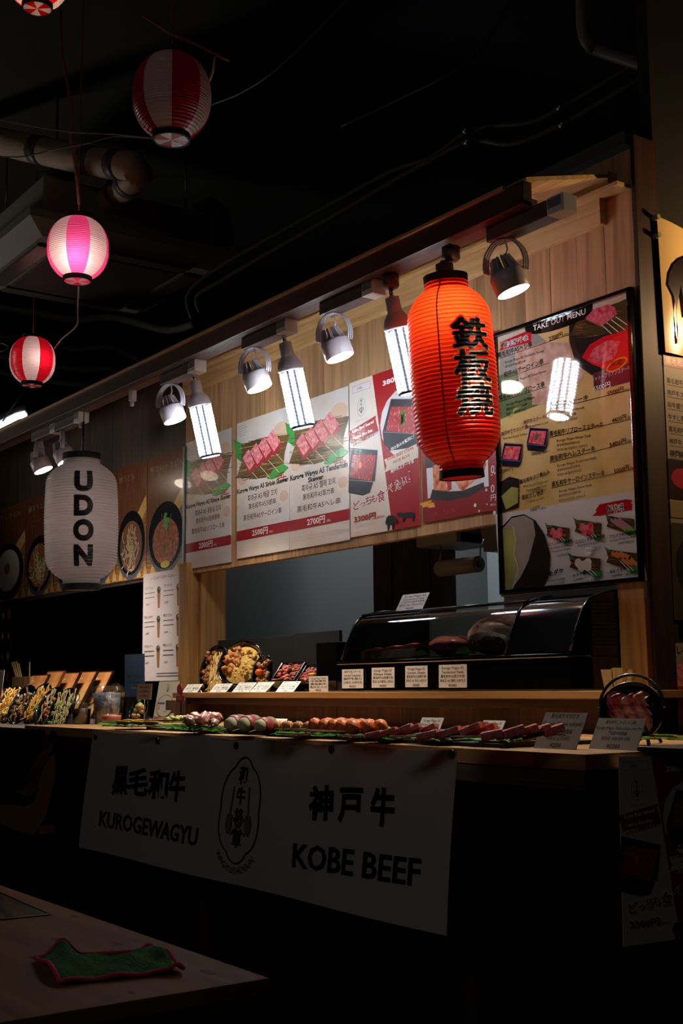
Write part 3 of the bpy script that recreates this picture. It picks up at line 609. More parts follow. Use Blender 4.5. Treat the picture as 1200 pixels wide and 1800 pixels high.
def skewer_poster(tl, label, title, kr, cn_, jp, price, title2=None):
    W, H = .4185, .594
    t, S = poster('skewer_poster', label, 'poster', tl, W, H, CREAM); P = lambda a, b: (a*W, b*H)
    for (u, v, r) in ((.85, .16, .14), (.12, .42, .1), (.9, .62, .08)): S.ell(u*W, v*H, r*W, r*W*.7, mat('peach_print', 'd9b8a0', **GL), 20)
    for i in range(5): S.line([P(.03, .03+.018*i), P(.18+.03*(i % 2), .03+.018*i)], .002, SHADP)
    skewer_picture(S, P, .5, .31, .92, .29, k=110, ang=.14)
    cloud_mark(S, P, .86, .452, .2, REDP, 1.2)
    kw = dict(bold=.035)
    if title2:
        S.text(title, .02*W, .525*H, .022, BLKP, w=.96*W, **kw); S.text(title2, .33*W, .567*H, .02, BLKP, w=.26*W, **kw); o = .02
    else: S.text(title, .01*W, .525*H, .02, BLKP, w=.98*W, **kw); o = 0
    S.text(kr, .5*W, (.60+o)*H, .026, INKG, w=.56*W, align='C', bold=.005); S.text(cn_, .5*W, (.66+o)*H, .023, INKG, w=.52*W, align='C'); S.text(jp, .5*W, (.735+o)*H, .024, INKG, w=.72*W, align='C')
    S.rect(0, .80*H, W, .872*H, REDP); S.text(price, .46*W, .857*H, .028, WHP, w=.30*W, align='C', bold=.02); S.text('(税込)', .64*W, .857*H, .009, WHP)
    for i in range(2): S.line([P(.02, .925+.02*i), P(.98, .925+.02*i)], .0008, mat('faint_line', 'c8b8a4', **GL))
    S.done(t); return t
skewer_poster(onY(327.5, 779, PLX), 'white skewer poster priced 2300 yen, nearest the wooden post', 'Kuroge Wagyu A5 Ribeye Skewer', '흑와규 A5 꽃등심 꼬치', '黑毛和牛A5肋骨側串', '黒毛和牛A5リブロース串', '2300円')
skewer_poster(onY(416.5, 745, PLX), 'white skewer poster priced 2500 yen, middle of the three', 'Kuroge Wagyu A5 Sirloin Skewer', '흑와규 A5 채끝 꼬치', '黑毛和牛A5沙朗串', '黒毛和牛A5サーロイン串', '2500円')
skewer_poster(onY(508, 714, PLX), 'white skewer poster priced 2700 yen, behind the middle corn bulb', 'Kuroge Wagyu A5 Tenderloin', '흑와규 A5 헬레 꼬치', '黑毛和牛A5菲力串', '黒毛和牛A5ヘレ串', '2700円', 'Skewer')
# --- red and white box poster, also copied on the counter's side
WREF = Sheet(onY(613.5, 674, PLX), (1, 0, 0), (0, 0, -1))
def emblem(S, u, v, r, m, m2, txt=True, curved=False):
    n = 72; pts = []
    for i in range(n+1):
        a = 2*PI*i/n; q = 1+.09*abs(math.cos(3*a)); pts.append((u+r*.84*q*math.sin(a), v-r*1.08*q*math.cos(a)))
    S.line(pts, r*.035, m)
    L = S.lift()
    for sx in (-1, 1):
        S.line([(u-sx*r*.35, v-r*.5), (u-sx*r*.4, v+r*.1), (u+sx*r*.3, v+r*.55)], r*.05, m2, lift=L)
        S.ell(u+sx*r*.42, v+r*.32, r*.14, r*.24, m2, 14)
    for i, ch in enumerate('和牛将軍'): S.text(ch, u, v-r*.60+i*r*.47, r*.36, m, align='C', bold=.02)
    if txt:
        w = 'WAGYUSHOGUN'
        for i, ch in enumerate(w):
            a = math.radians(-44+88*i/10); S.text(ch, u+r*1.08*math.sin(a), v+r*.30+r*1.10*math.cos(a), r*.15, m, align='C', ang=-a)
def jubako(S, pts_rim, pts_in, pts_front, meat, mm=None):
    S.px(pts_rim, NAVY); 
    if pts_front: S.px(pts_front, NAVY)
    a = [S.uv(*p) for p in pts_rim]; S.line(a+[a[0]], .0022, NAVL)
    S.px(pts_in, meat)
    b = [S.uv(*p) for p in pts_in]; rnd = random.Random(3); L = S.lift()
    for i in range(60):
        s, t = rnd.random(), rnd.random(); q = [b[0][k]*(1-s)*(1-t)+b[1][k]*s*(1-t)+b[2][k]*s*t+b[3][k]*(1-s)*t for k in (0, 1)]
        an = rnd.uniform(0, 3.1); d = .006*rnd.uniform(.5, 1.3); S.line([(q[0]-d*math.cos(an), q[1]-d*math.sin(an)), (q[0]+d*math.cos(an), q[1]+d*math.sin(an))], .0022, [MEATP, MEATD, mm or MEATP][i % 3], lift=L+.000008*(i % 3))
def Z6(pts): return [(600+x/4, 640+y/4) for x, y in pts]
def box_design(S, W, H):
    S.rect(.34*W, 0, W, H, REDP) if False else S.poly([(.355*W, 0), (W, 0), (W, H), (.62*W, H)], REDP)
    S.rect(.05*W, .03*H, .32*W, .075*H, LAV); a = (.05*W, .03*H); b = (.32*W, .075*H); S.line([a, (b[0], a[1]), b, (a[0], b[1]), a], .001, REDP); S.text('五等級', .12*W, .062*H, .010, REDI)
    emblem(S, .185*W, .18*H, .030*W/.4185, INKG, SHADP, False); S.text('WAGYUSHOGUN', .10*W, .268*H, .006, SHADP, w=.17*W)
    S.ell(.86*W, .33*H, .36*W, .17*H*1.05, LAV, 40) if False else S.px(Z6([(530, 150), (450, 155), (380, 190), (320, 260), (285, 340), (272, 430), (285, 520), (320, 590), (370, 640), (440, 670), (540, 660)]), LAV)
    S.px(Z6([(48, 478), (245, 360), (240, 385), (262, 470), (68, 558)]), REDP)
    S.tpx('Kobe Beef Seared', (619, 762), (657, 743), 5.5, WHP, .03); S.tpx('Yukhoe Rice Box', (620, 774), (655, 758), 5.5, WHP, .03); S.tpx('とろっと卵黄たまらない！', (621, 785), (664, 762), 5, REDI, .02)
    jubako(S, Z6([(60, 590), (255, 605), (235, 825), (52, 815)]), Z6([(75, 635), (245, 640), (215, 820), (58, 800)]), Z6([(52, 815), (225, 830), (200, 905), (150, 925), (50, 905)]), MEATD, ORAN)
    u, v = S.uv(633, 818); S.ell(u, v, .010, .013, ORAN)
    jubako(S, Z6([(350, 245), (540, 245), (540, 490), (290, 478)]), Z6([(350, 300), (535, 300), (532, 490), (312, 470)]), Z6([(290, 480), (540, 492), (540, 580), (340, 610), (300, 560)]), MEATD)
    u, v = S.uv(708, 735); L = S.lift(); rnd = random.Random(5)
    for i in range(16): S.line([(u+rnd.uniform(-.012, .012), v-.02+rnd.uniform(-.01, .01)), (u+rnd.uniform(-.015, .015), v+.02+rnd.uniform(-.01, .01))], .003, LEAFP, lift=L)
    S.tpx('3800円', (673, 679), (714, 664), 10, WHP, .03)
    S.tpx('肉の旨みを贅沢に！', (688, 793), (728, 770), 6, WHP, .02)
    S.px(Z6([(302, 672), (530, 560), (530, 660), (305, 762), (318, 715)]), CREAM); S.tpx('KOBE BEEF STEAK', (681, 810), (728, 789), 5.5, REDI, .01); S.tpx('RICE BOX', (692, 815), (721, 802), 5, REDI, .01); S.tpx('神戸牛ステーキ重', (687, 833), (728, 813), 7, WHP, .02)
    for k, (ch, x, y, h, m) in enumerate((('ど', 622, 898, 15, 0), ('っ', 634, 893, 12, 0), ('ち', 643, 889, 15, 0), ('も', 653, 885, 14, 0), ('食', 664, 884, 19, 0), ('べ', 680, 869, 17, 1), ('た', 694, 863, 17, 1), ('い', 706, 855, 16, 1), ('！', 719, 848, 19, 1))):
        ww = .2 if ch == '！' else .72; S.tpx(ch, (x, y), (x+h*ww, y-h*ww*.35), h, WHP, .06); S.tpx(ch, (x, y), (x+h*ww, y-h*ww*.35), h, REDI, .015)
    S.tpx('3300円', (623, 919), (661, 911), 11, REDI, .025); S.tpx('(税込)', (663, 911), (676, 908), 4, REDI)
    bull = lambda ox, oy, k, f: [S.uv(ox+f*x*k, oy+y*k) for x, y in ((0, 2), (3, 0), (7, 0), (10, 1), (24, -1), (30, 0), (32, 3), (31, 16), (28, 16), (27, 9), (15, 9), (13, 17), (10, 17), (10, 9), (7, 7), (4, 8), (1, 5))]
    S.poly(bull(698, 901, .98, 1), BLKP); S.poly([S.uv(x, y) for x, y in ((680, 910), (684, 906), (692, 907), (697, 912), (700, 916), (699, 922), (696, 922), (695, 918), (693, 919), (692, 931), (690, 931), (689, 922), (686, 922), (684, 933), (682, 932), (681, 920), (679, 924), (678, 918))], BLKP)
t, S = poster('box_meal_poster', 'red and white rice box poster between skewer posters and red lantern', 'poster', WREF.O, .418, .594, CREAM); box_design(S, .418, .594); S.done(t)
SX = -1.722; O = onX(1087, 1330, SX); k = .60; W2, H2 = .418*k, .594*k
t = thing('box_meal_poster', 'dim red and white rice box poster hanging on the counter end at right', 'poster', O)
S = Sheet(O, (0.04, 1, -0.02), (0, -.02, -1)); c_ = [S.fn(u, v, 0) for u, v in ((0, 0), (W2, 0), (W2, H2), (0, H2))]
MB().prism(c_, (-.001, 0, 0), CREAM).build('sheet', t)
S2 = Sheet(WREF.O, (1, 0, 0), (0, 0, -1)); base = S; S2.fn = lambda u, v, l: base.fn(u*k, v*k, l); box_design(S2, .418, .594); S2.done(t)
# --- raw beef poster
t, S = poster('beef_poster', 'dark red poster of raw beef blocks behind the red lantern', 'poster', onY(738, 628, PLX), .4125, .594, mat('deep_red_print', '8a0f18', **GL))
S.px(Z6([(590, 560), (1020, 480), (1035, 858), (606, 945)]), LAV); S.px(Z6([(640, 880), (760, 895), (850, 890), (1000, 830), (1005, 870), (900, 930), (740, 965), (620, 950)]), mat('dark_slate_print', '2a2226', **GL))
S.px(Z6([(585, 640), (740, 600), (1020, 560), (1020, 640), (800, 700), (590, 735)]), mat('dark_slate_print', '2a2226', **GL))
S.px(Z6([(640, 715), (700, 695), (770, 700), (775, 880), (750, 895), (648, 885)]), MEATR); S.px(Z6([(700, 697), (770, 700), (775, 880), (752, 894), (735, 800)]), MEATD)
S.px(Z6([(780, 790), (830, 700), (930, 640), (1000, 650), (1020, 700), (1000, 770), (900, 850), (855, 893), (830, 880)]), MEATR)
rnd = random.Random(2); L = S.lift()
for i in range(26):
    x, y = rnd.uniform(800, 990), rnd.uniform(680, 840)
    if i % 3 == 0: x, y = rnd.uniform(650, 760), rnd.uniform(720, 860)
    a, b = S.uv(600+x/4, 640+y/4); S.line([(a, b), (a+rnd.uniform(.008, .02), b-rnd.uniform(.005, .03)), (a+.02, b-.04)], .0012, mat('fat_print', 'e9b9a0', **GL), lift=L)
cloud_mark(S, lambda a, b: S.uv(600+a/4, 640+b/4), 605, 968, 130, GOLD, .9)
for (x, y, r) in ((1018, 885, 2.2), (940, 992, 3), (968, 1033, 2), (1023, 985, 1.3), (1078, 768, 1.4), (1075, 1045, 3.2)): a, b = S.uv(600+x/4, 640+y/4); S.ell(a, b, r*.0022, r*.0022, WHP, 14)
for i in range(14): a, b = S.uv(600+rnd.uniform(650, 800)/4, 640+rnd.uniform(1010, 1110)/4); S.ell(a, b, .003, .003, mat('dim_gold_print', 'b8501e', **GL), 8)
for ch, y in (('、', 790), ('0', 832), ('.', 836), ('0', 866)): S.tpx(ch, (863, y), (869 if ch == '0' else 866, y-1), 14 if ch != '.' else 10, WHP, .0)
S.tpx('円', (863, 881), (872, 879), 11, WHP); S.tpx('税込', (862, 890), (872, 888), 4, WHP); S.done(t)
# --- framed take-out menu
MY = WY-.018; tl, br = onY(869.7, 588, MY), onY(1134, 1021.4, MY); W = br.x-tl.x; H = tl.z-br.z
mb = thing('takeout_menu_board', 'tall black framed take-out menu board at right with glossy lamp reflections', 'menu board', tl)
MB().bbox((tl.x+.005, MY+.002, br.z-.045), (br.x-.002, MY+.014, tl.z-.02), mat('grey_back_panel', '8a8686', .4), .002).build('backing_panel', mb)
fw = .013
for lo, hi in (((tl.x, MY-.012, br.z), (tl.x+fw, MY+.006, tl.z)), ((br.x-fw-.004, MY-.012, br.z), (br.x, MY+.006, tl.z)), ((tl.x, MY-.012, tl.z-fw), (br.x, MY+.006, tl.z)), ((tl.x, MY-.012, br.z), (br.x, MY+.006, br.z+fw))):
    MB().bbox(lo, hi, GBLACK, .002).build('frame_bar', mb)
GM = dict(rough=.06, coat=1.0)
def gm(n, c, **k): return mat('menu_'+n, c, **{**GM, **k})
MK = gm('cream', 'dcc088', var=.15, vscale=6, vcol='c8a462'); ML = gm('grey', 'd0cccc')
MB().box((tl.x+.01, MY, br.z+.01), (br.x-.01, MY+.003, tl.z-.01), MK).build('menu_sheet', mb)
S = Sheet((tl.x, MY-.0003, tl.z), (1, 0, 0), (0, 0, -1))
def M6(pts): return [(860+x/6, 560+y/6) for x, y in pts]
def M7(pts): return [(940+x/6, 760+y/6) for x, y in pts]
B = gm('ink', '1a1414'); Rr = gm('red', 'b01a24'); Wt = gm('white', 'f2eeee'); Gn = gm('green', '5d6a48'); Gn2 = gm('green_dark', '39422f'); Bf = gm('beef', 'b58a78', var=.3, vscale=30, vcol='d0b0a0'); Pu = gm('purple', '5c2a38'); Rd = gm('raw', 'c8324a', var=.3, vscale=60, vcol='e27a88'); Bk = gm('dark', '2a2320'); Br = gm('mat', '4e3a24'); Br2 = gm('mat_light', '94734a'); Ye = gm('leaf_pale', 'a8a860', var=.3, vscale=10); Lf = gm('leaf', '3c7a3c')
S.px(M7([(-420, 870), (1060, 610), (1180, 1560), (-360, 1740)]), ML)
S.px([(878, 598), (932, 577), (960, 600), (968, 650), (962, 700), (880, 735)], gm('photo_grey', '8f8a84')); S.px([(877, 660), (910, 650), (940, 690), (968, 700), (966, 705), (879, 737)], Gn); S.px([(893, 735), (905, 715), (925, 708), (905, 722), (900, 733)], Ye)
S.px(M6([(270, 330), (320, 290), (470, 290), (560, 250), (860, 250), (1000, 300), (1000, 620), (700, 900), (450, 910), (450, 800), (400, 740), (320, 700), (300, 560), (270, 440)]), Bf)
S.px([(1000, 562), (1108, 524), (1112, 640), (1040, 660), (1012, 640), (1000, 600)], Bk)
S.px([(1002, 590), (1012, 566), (1030, 560), (1110, 520), (1110, 580), (1050, 590)], Br); rnd = random.Random(9); L = S.lift()
for i in range(40):
    x = rnd.uniform(1010, 1090); y = 586-(x-1010)*.38+rnd.uniform(-14, 14); S.line([S.uv(x, y), S.uv(x+rnd.uniform(6, 20), y+rnd.uniform(-3, 3))], .0012, Br2 if i % 2 else Bk, lift=L)
S.px([(1028, 556), (1035, 545), (1052, 532), (1066, 534), (1080, 540), (1084, 552), (1072, 562), (1056, 574), (1040, 566), (1030, 562)], Rd)
for i in range(4): S.line([S.uv(1058+i*8, 572-i*5), S.uv(1078+i*10, 590-i*5)], .002, Wt)
S.px([(1022, 628), (1036, 606), (1060, 592), (1098, 580), (1111, 586), (1113, 640), (1100, 660), (1070, 652), (1040, 640)], gm('steak_red', 'd81e2c')); S.px([(1033, 632), (1044, 612), (1068, 598), (1090, 600), (1080, 630), (1050, 640)], Rd)
S.px(M7([(550, -330), (1060, -480), (1070, -330), (560, -180)]) if False else [(1042, 656), (1110, 637), (1112, 670), (1044, 688)], Pu)
S.px([(874, 591), (925, 572), (950, 560), (1108, 509), (1109, 522), (935, 578), (876, 602)], gm('margin', 'c9b9a8'))
pts = []
for i in range(21): a = PI*i/20; q = Vector(S.uv(922, 573)).lerp(Vector(S.uv(1042, 534)), (1-math.cos(a))/2); pts.append((q.x, q.y+.045*math.sin(a)**.6))
S.poly(pts, B)
S.tpx('TAKE OUT MENU', (937, 582), (1029, 552), 10, Wt, .01)
def brush(p, m):
    S.px(p, m)
brush(M6([(100, 345), (130, 300), (115, 290), (150, 240), (260, 190), (380, 140), (445, 150), (440, 250), (330, 275), (200, 310)]), Rr); S.tpx('黒毛和牛串', (884, 612), (929, 597), 9, Wt, .06); S.tpx('黒毛和牛串', (884, 612), (929, 597), 9, B, .01)
brush(M7([(605, 880), (650, 840), (640, 820), (680, 760), (830, 730), (960, 705), (1035, 715), (1010, 740), (1030, 760), (1020, 820), (840, 850), (700, 880)]), Rr); S.tpx('創作串', (1066, 902), (1098, 897), 12, Wt, .07); S.tpx('創作串', (1066, 902), (1098, 897), 12, B, .01)
def item(x0, y0, x1, y1, jp, lines, price=None, ul=None, h=9.5):
    S.tpx(jp, (x0, y0), (x1, y1), h, B, .012); sl = (y1-y0)/(x1-x0)
    if ul: S.line([S.uv(x0, y0+1.5), S.uv(*ul)], .0016, B)
    for i, (l, wd) in enumerate(lines): S.tpx(l, (x0+13, y0+9+i*8.5), (x0+13+wd, y0+9+i*8.5+wd*sl*.9), 4.6, B)
    if price: S.tpx(price[0], price[1], price[2], 9.5, B, .01); S.tpx('(税込)', (price[2][0]+2, price[2][1]), (price[2][0]+13, price[2][1]-3), 5, B)
item(875, 630, 935, 610, '黒毛和牛A5ヘレ串', (('Kuroge Wagyu A5 Tenderloin Skewer', 68), ('黑毛和牛A5菲力串', 36)), ('2700円', (965, 601), (989, 592)), (1007, 586))
item(886, 664, 955, 640, '和牛A5サーロイン串', (('Kuroge Wagyu A5 Sirloin Skewer', 62),), None, (965, 638)); item(877, 705, 957, 680, '黒毛和牛A5リブロース串', (('Kuroge Wagyu A5 Ribeye', 50), ('黑毛和牛A5肋骨側串', 36), ('흑와규 A5 꽃등심', 34)), None, (960, 680))
S.ell(*S.uv(1084, 641), .042, .017, gm('oval', 'e8861e'), 28, -.2); S.ell(*S.uv(1084, 641), .036, .012, gm('oval_in', 'c02a20'), 28, -.2); S.tpx('限定', (1073, 645), (1094, 640), 9, B)
S.tpx('シャトーブリアンステーキ', (1040, 672), (1109, 650), 8, gm('lilac', 'c8a8c0'), .02); S.tpx('6500円', (1043, 689), (1073, 680), 10, Wt, .01)
item(966, 719, 1034, 703, '神戸牛ステーキ', (('Kobe Beef Steak', 48), ('神戶牛A5牛排', 34), ('고베규 A5 스테이크', 36)), ('5500円', (1068, 697), (1096, 688)), (1112, 684))
item(966, 768, 1060, 751, '黒毛和牛リブロースステーキ', (('Kuroge Wagyu Ribeye Steak', 60), ('黑毛和牛A5肋骨牛排', 40), ('흑와규 A5 리블로스 스테이크', 54)), ('4400円', (1076, 744), (1101, 737)), (1113, 736))
item(967, 812, 1046, 793, '黒毛和牛ヘレステーキ', (('Kuroge Wagyu Tenderloin Steak', 68), ('黑毛和牛A5菲力牛排', 40), ('흑와규 A5 헬레스테이크', 42)), ('5400円', (1072, 787), (1101, 779)), (1113, 776))
item(970, 857, 1063, 836, '黒毛和牛サーロインステーキ', (('Kuroge Wagyu Sirloin Steak', 58), ('黑毛和牛A5沙朗牛排', 38), ('흑와규 A5 등심 스테이크', 46)), ('5000円', (1080, 833), (1106, 826)), (1114, 824))
S.tpx('・神戸牛ステーキ重', (917, 748), (965, 734), 7, Pu, .02); S.tpx('Kobe beef steak rice box', (927, 752), (964, 744), 4, B)
S.tpx('・神戸牛炙りユッケ重', (879, 768), (928, 753), 7, Pu, .02); S.tpx('Kobe Beef Seared Yukhoe', (885, 773), (927, 764), 4, B)
NV = gm('box', '201c2c'); NR = gm('rim', '6c688c')
def mbox(o, yolk):
    S.px([(o[0]+x, o[1]+y) for x, y in ((6, 0), (38, 2), (36, 32), (30, 42), (2, 40), (0, 29))], NV); S.px([(o[0]+x, o[1]+y) for x, y in ((8, 5), (35, 6), (30, 30), (3, 27))], Rd)
    a = [S.uv(o[0]+x, o[1]+y) for x, y in ((6, 0), (38, 2), (34, 32), (0, 29), (6, 0))]; S.line(a, .002, NR)
    rn = random.Random(4); L = S.lift()
    for i in range(24): x = o[0]+rn.uniform(7, 31); y = o[1]+rn.uniform(7, 27); S.line([S.uv(x, y), S.uv(x+rn.uniform(-4, 4), y+rn.uniform(-3, 3))], .002, gm('raw2', '8c1c30') if i % 2 else Rd, lift=L)
    S.ell(*S.uv(o[0]+18, o[1]+16), .008, .010, gm('yolk', 'f07a3c') if yolk else Lf)
mbox((926, 752), False); mbox((881, 779), True); S.tpx('3800円', (934, 802), (957, 797), 7, Gn2, .02); S.tpx('(税込)', (958, 797), (967, 795), 3.5, B); S.tpx('3300円', (882, 832), (902, 827), 7, Gn2, .02)
S.tpx('・黒毛和牛スジ煮込み', (911, 853), (967, 833), 7.5, B, .015); S.tpx('Black-haired Wagyu rice', (921, 857), (964, 847), 4, B); S.tpx('stewed in soy sauce', (926, 864), (962, 855), 4, B); S.tpx('1100円', (930, 868), (949, 864), 8, B); S.tpx('(税込)', (951, 864), (960, 862), 4, B)
S.tpx('・鉄板だし巻き', (914, 880), (956, 869), 8, B, .015); S.tpx('rolled omelet', (929, 884), (957, 877), 4, B); S.tpx('900円', (933, 901), (950, 896), 8, B); S.tpx('(税込)', (952, 896), (961, 894), 4, B)
S.px([(880, 848), (896, 838), (913, 842), (912, 892), (884, 900)], Bk); S.px([(882, 872), (900, 856), (912, 858), (911, 884), (890, 896)], Ye)
S.px([(884, 925), (900, 908), (922, 904), (942, 915), (958, 940), (968, 975), (966, 1010), (955, 1032), (888, 1038)], Bk)
S.px([(884, 930), (900, 911), (922, 906), (938, 915), (942, 940), (930, 985), (916, 1014), (900, 1036), (890, 1038)], gm('stalk_grey', 'a09a90', var=.2, vscale=12)); S.px([(886, 935), (900, 925), (906, 940), (904, 975), (908, 1000), (898, 1036), (889, 1037)], Ye); S.line([S.uv(903, 925), S.uv(907, 950), S.uv(904, 975), S.uv(912, 1000), S.uv(902, 1034)], .004, gm('stalk_rib', 'd0cc8a'))
S.tpx('マコモダケ', (947, 1019), (992, 1006), 8, B, .03); S.tpx('makomodake', (965, 1023), (994, 1018), 4.5, B); S.tpx('(wild rice stalk)', (963, 1031), (994, 1025), 4.5, B); S.tpx('850円', (975, 1036), (994, 1033), 5, B)
def plate(cx, cy, w, h, kind):
    P = lambda a, b: S.uv(cx+a*w, cy+b*h)
    S.poly([P(-.5, -.5), P(-.2, -.42), P(.5, -.3), P(.46, .1), P(.5, .42), P(.2, .45), P(-.48, .12), P(-.42, -.1)], Br); rn = random.Random(int(cx)); L = S.lift()
    for i in range(30): a = rn.uniform(-.5, .2); b = -.28+a*.25+rn.uniform(-.12, .5); S.line([P(a, b), P(a+rn.uniform(.1, .35), b+.08)], .0014, Br2 if i % 2 else Bk, lift=L)
    S.poly([P(.15, .45), P(.3, .3), P(.55, .3), P(.5, .55), P(.3, .62)], Lf); S.poly([P(-.55, -.62), P(-.35, -.42), P(-.42, -.3)], Lf)
    if kind != 2:
        for i in (0, 1): S.line([P(-.05+.12*i, .05), P(.25+.12*i, .5)], .002, Wt)
    c = [Rd, Rd, Rd, gm('scallop', 'd8c8ba'), gm('shrimp', 'cc7a44')][kind]
    if kind == 2:
        for i in range(3): S.line([P(-.32+.14*i, -.25-.02*i), P(.1+.14*i, .2)], .009, gm('wrapped', 'a8788a')); S.line([P(.1+.14*i, .2), P(.2+.13*i, .3)], .009, gm('asparagus', '7aa040'))
    elif kind == 4:
        for i in range(3): S.line([P(-.3+.13*i, -.3), P(-.02+.14*i, -.1), P(.22+.12*i, .22)], .011, c)
    else:
        for a, b in ((-.2, -.1), (-.02, 0), (.1, -.12), (.1, .1), (-.1, .12)): S.ell(*P(a, b), .012*w/45, .013*h/35, c, 12)
plate(981, 938, 42, 32, 0); plate(1034, 930, 48, 34, 1); plate(1091, 922, 50, 32, 2); plate(1029, 993, 56, 36, 3); plate(1094, 984, 56, 38, 4)
S.tpx('エリンギ和牛巻き串', (966, 960), (1008, 953), 5.5, B, .02); S.tpx('King Oyster Mushroom', (968, 966), (1008, 960), 4, B); S.tpx('Wrapped in Wagyu', (971, 972), (1004, 966), 4, B); S.tpx('650円(税込)', (981, 980), (1005, 976), 5, B)
S.tpx('・にんにく芽和牛巻き串', (1010, 957), (1065, 945), 6, B, .02); S.tpx('Garlic Sprout Wrapped in Wagyu', (1017, 961), (1068, 953), 4, B); S.px([(1031, 963), (1041, 961), (1041, 973), (1031, 975)], Wt); S.tpx('700', (1032, 971), (1040, 969), 5, B); S.tpx('円(税込)', (1042, 970), (1058, 966), 6, B)
S.tpx('・アスパラ和牛巻き串', (1069, 948), (1122, 938), 6, B, .02); S.tpx('Asparagus Wrapped in Wagyu', (1074, 953), (1120, 944), 4, B); S.tpx('1200円(税込)', (1088, 958), (1116, 954), 5, B)
S.tpx('・ホタテ串', (1005, 1017), (1031, 1010), 6, B, .02); S.tpx('scallops', (1010, 1022), (1026, 1018), 4, B); S.px([(1030, 1017), (1040, 1015), (1040, 1026), (1030, 1028)], Wt); S.tpx('700', (1031, 1025), (1039, 1023), 5, B); S.tpx('円(税込)', (1041, 1024), (1056, 1020), 6, B)
S.tpx('・有頭エビ串', (1070, 1010), (1103, 1002), 6, B, .02); S.tpx('shrimp', (1080, 1014), (1096, 1011), 4, B); S.tpx('850円(税込)', (1103, 1013), (1127, 1007), 6, B)
S.done(mb)
# ------------------------------------------------------------------ noodle posters
WP = mat('wood_print', 'c08a4c', rough=.3, coat=.3, var=.5, vscale=4, vcol='7a4420', stretch=(3, 1, 30)); WPD = mat('dark_wood_print', '5a3018', rough=.3, coat=.3, var=.4, vscale=5, vcol='7a4826', stretch=(14, 1, 1.5)); BOWLP = mat('bowl_print', '15161c', rough=.2, coat=.4); NOOD = mat('noodle_print', 'ecd4ac', rough=.3); SAUCE = mat('sauce_print', '7a3a1c', rough=.3, var=.5, vscale=50, vcol='c07038'); TABL = mat('pale_wood_print', 'e0b470', rough=.25, coat=.4)
UY = WY-.006
def udon_poster(x0, x1, top, bot, label, kind, text):
    a = onY(x0, bot, UY).x; b = onY(x1, bot, UY).x; z1 = UY*.4115+1.05; z0 = UY*.198+1.05; W, H = b-a, z1-z0
    t, S = poster('noodle_poster', label, 'poster', (a, UY, z1), W-.002, H, WPD); P = lambda p, q: (p*W, q*H); rn = random.Random(kind+3)
    S.poly([P(0, .80), P(.96, .32), P(.99, .32), P(.99, 1), P(0, 1)], WP); S.poly([P(.35, .62), P(.96, .30), P(.99, .42), P(.4, .74)], TABL)
    for i in range(5): S.poly([P(.1+.2*i, .99), P(.16+.2*i, .86), P(.24+.2*i, .99)], TABL)
    cx, cy, rx, ry = .5, .68, .46, .29; S.ell(cx*W, (cy+.03)*H, rx*W, ry*H, mat('bowl_rim_print', '4a4c5c', **GL), 40); S.ell(cx*W, cy*H, rx*W*.97, ry*H*.96, BOWLP, 40)
    if kind == 0: S.ell(cx*W, (cy+.05)*H, .34*W, .19*H, SAUCE, 30)
    elif kind == 1: S.ell(cx*W, (cy+.03)*H, .36*W, .22*H, mat('broth_print', '7a3c1a', **GL), 30)
    elif kind == 2: S.ell(cx*W, (cy+.02)*H, .36*W, .22*H, mat('curry_print', '9a5420', **GL), 30)
    else: S.ell(cx*W, cy*H, .34*W, .22*H, mat('grated_print', 'd8d0c4', **GL), 30); S.ell((cx-.02)*W, (cy-.02)*H, .08*W, .06*H, mat('roe_print', 'c85a1c', **GL), 16)
    if kind != 3:
        for i in range(110 if kind == 0 else 60):
            r0 = rn.uniform(0, .26); an = rn.uniform(0, 6.28); u = cx+r0*math.cos(an); v = cy+.05+r0*.6*math.sin(an); L = S.lift() if i % 8 == 0 else L
            a1 = rn.uniform(0, 3.1); c = [(u+(.022 if kind == 0 else .05)*k2*math.cos(a1+.5*k2)*.8, v+.035*k2*math.sin(a1+.5*k2)) for k2 in range(4)]
            S.line([P(*q) for q in c], .006 if kind else .004, (NOOD if kind else [SAUCE, mat('mince_print', 'b86a3c', **GL)][i % 2]), lift=L+.000003*i)
    if kind == 0:
        for i in range(8): q = P(cx-.05+rn.uniform(0, .12), cy-.10+rn.uniform(-.08, .06)); S.ell(*q, .010, .016, LEAFP, 10, rn.uniform(0, 3))
        S.ell(cx*W, (cy+.24)*H, .12*W, .03*H, mat('egg_yellow_print', 'd8b43c', **GL), 14)
    if kind == 2: S.ell(cx*W, (cy-.02)*H, .06*W, .06*H, LEAFP, 12)
    S.text(text, .08*W, .13*H, .030, mat('pale_letter', '9a8474', rough=.4), w=min(.86, .13*len(text))*W, bold=.005)
    for i in range(3): S.line([P(.1, .19+.05*i), P(.5+.1*(i % 2), .19+.05*i)], .003, mat('dim_letter', '6a4c38', rough=.4))
    S.done(t)
udon_poster(257, 325, 785, 1016, 'noodle poster with minced meat bowl, rightmost of the noodle row', 0, '牛カレーうどん')
udon_poster(203, 256.5, 820, 1026, 'noodle poster of noodles in dark broth beside the white lantern', 1, '肉うどん')
udon_poster(146, 202.5, 840, 1033, 'noodle poster mostly hidden behind the white lantern', 1, 'かけうどん')
udon_poster(94, 145.5, 850, 1040, 'noodle poster left of and half behind the white lantern', 2, 'きつねうどん')
udon_poster(43, 93, 860, 1048, 'noodle poster with curry noodle bowl, second from the left edge', 2, '釜玉うどん')
udon_poster(-16, 42.5, 870, 1056, 'noodle poster with white grated bowl and orange roe at left edge', 3, 'おろしうどん')
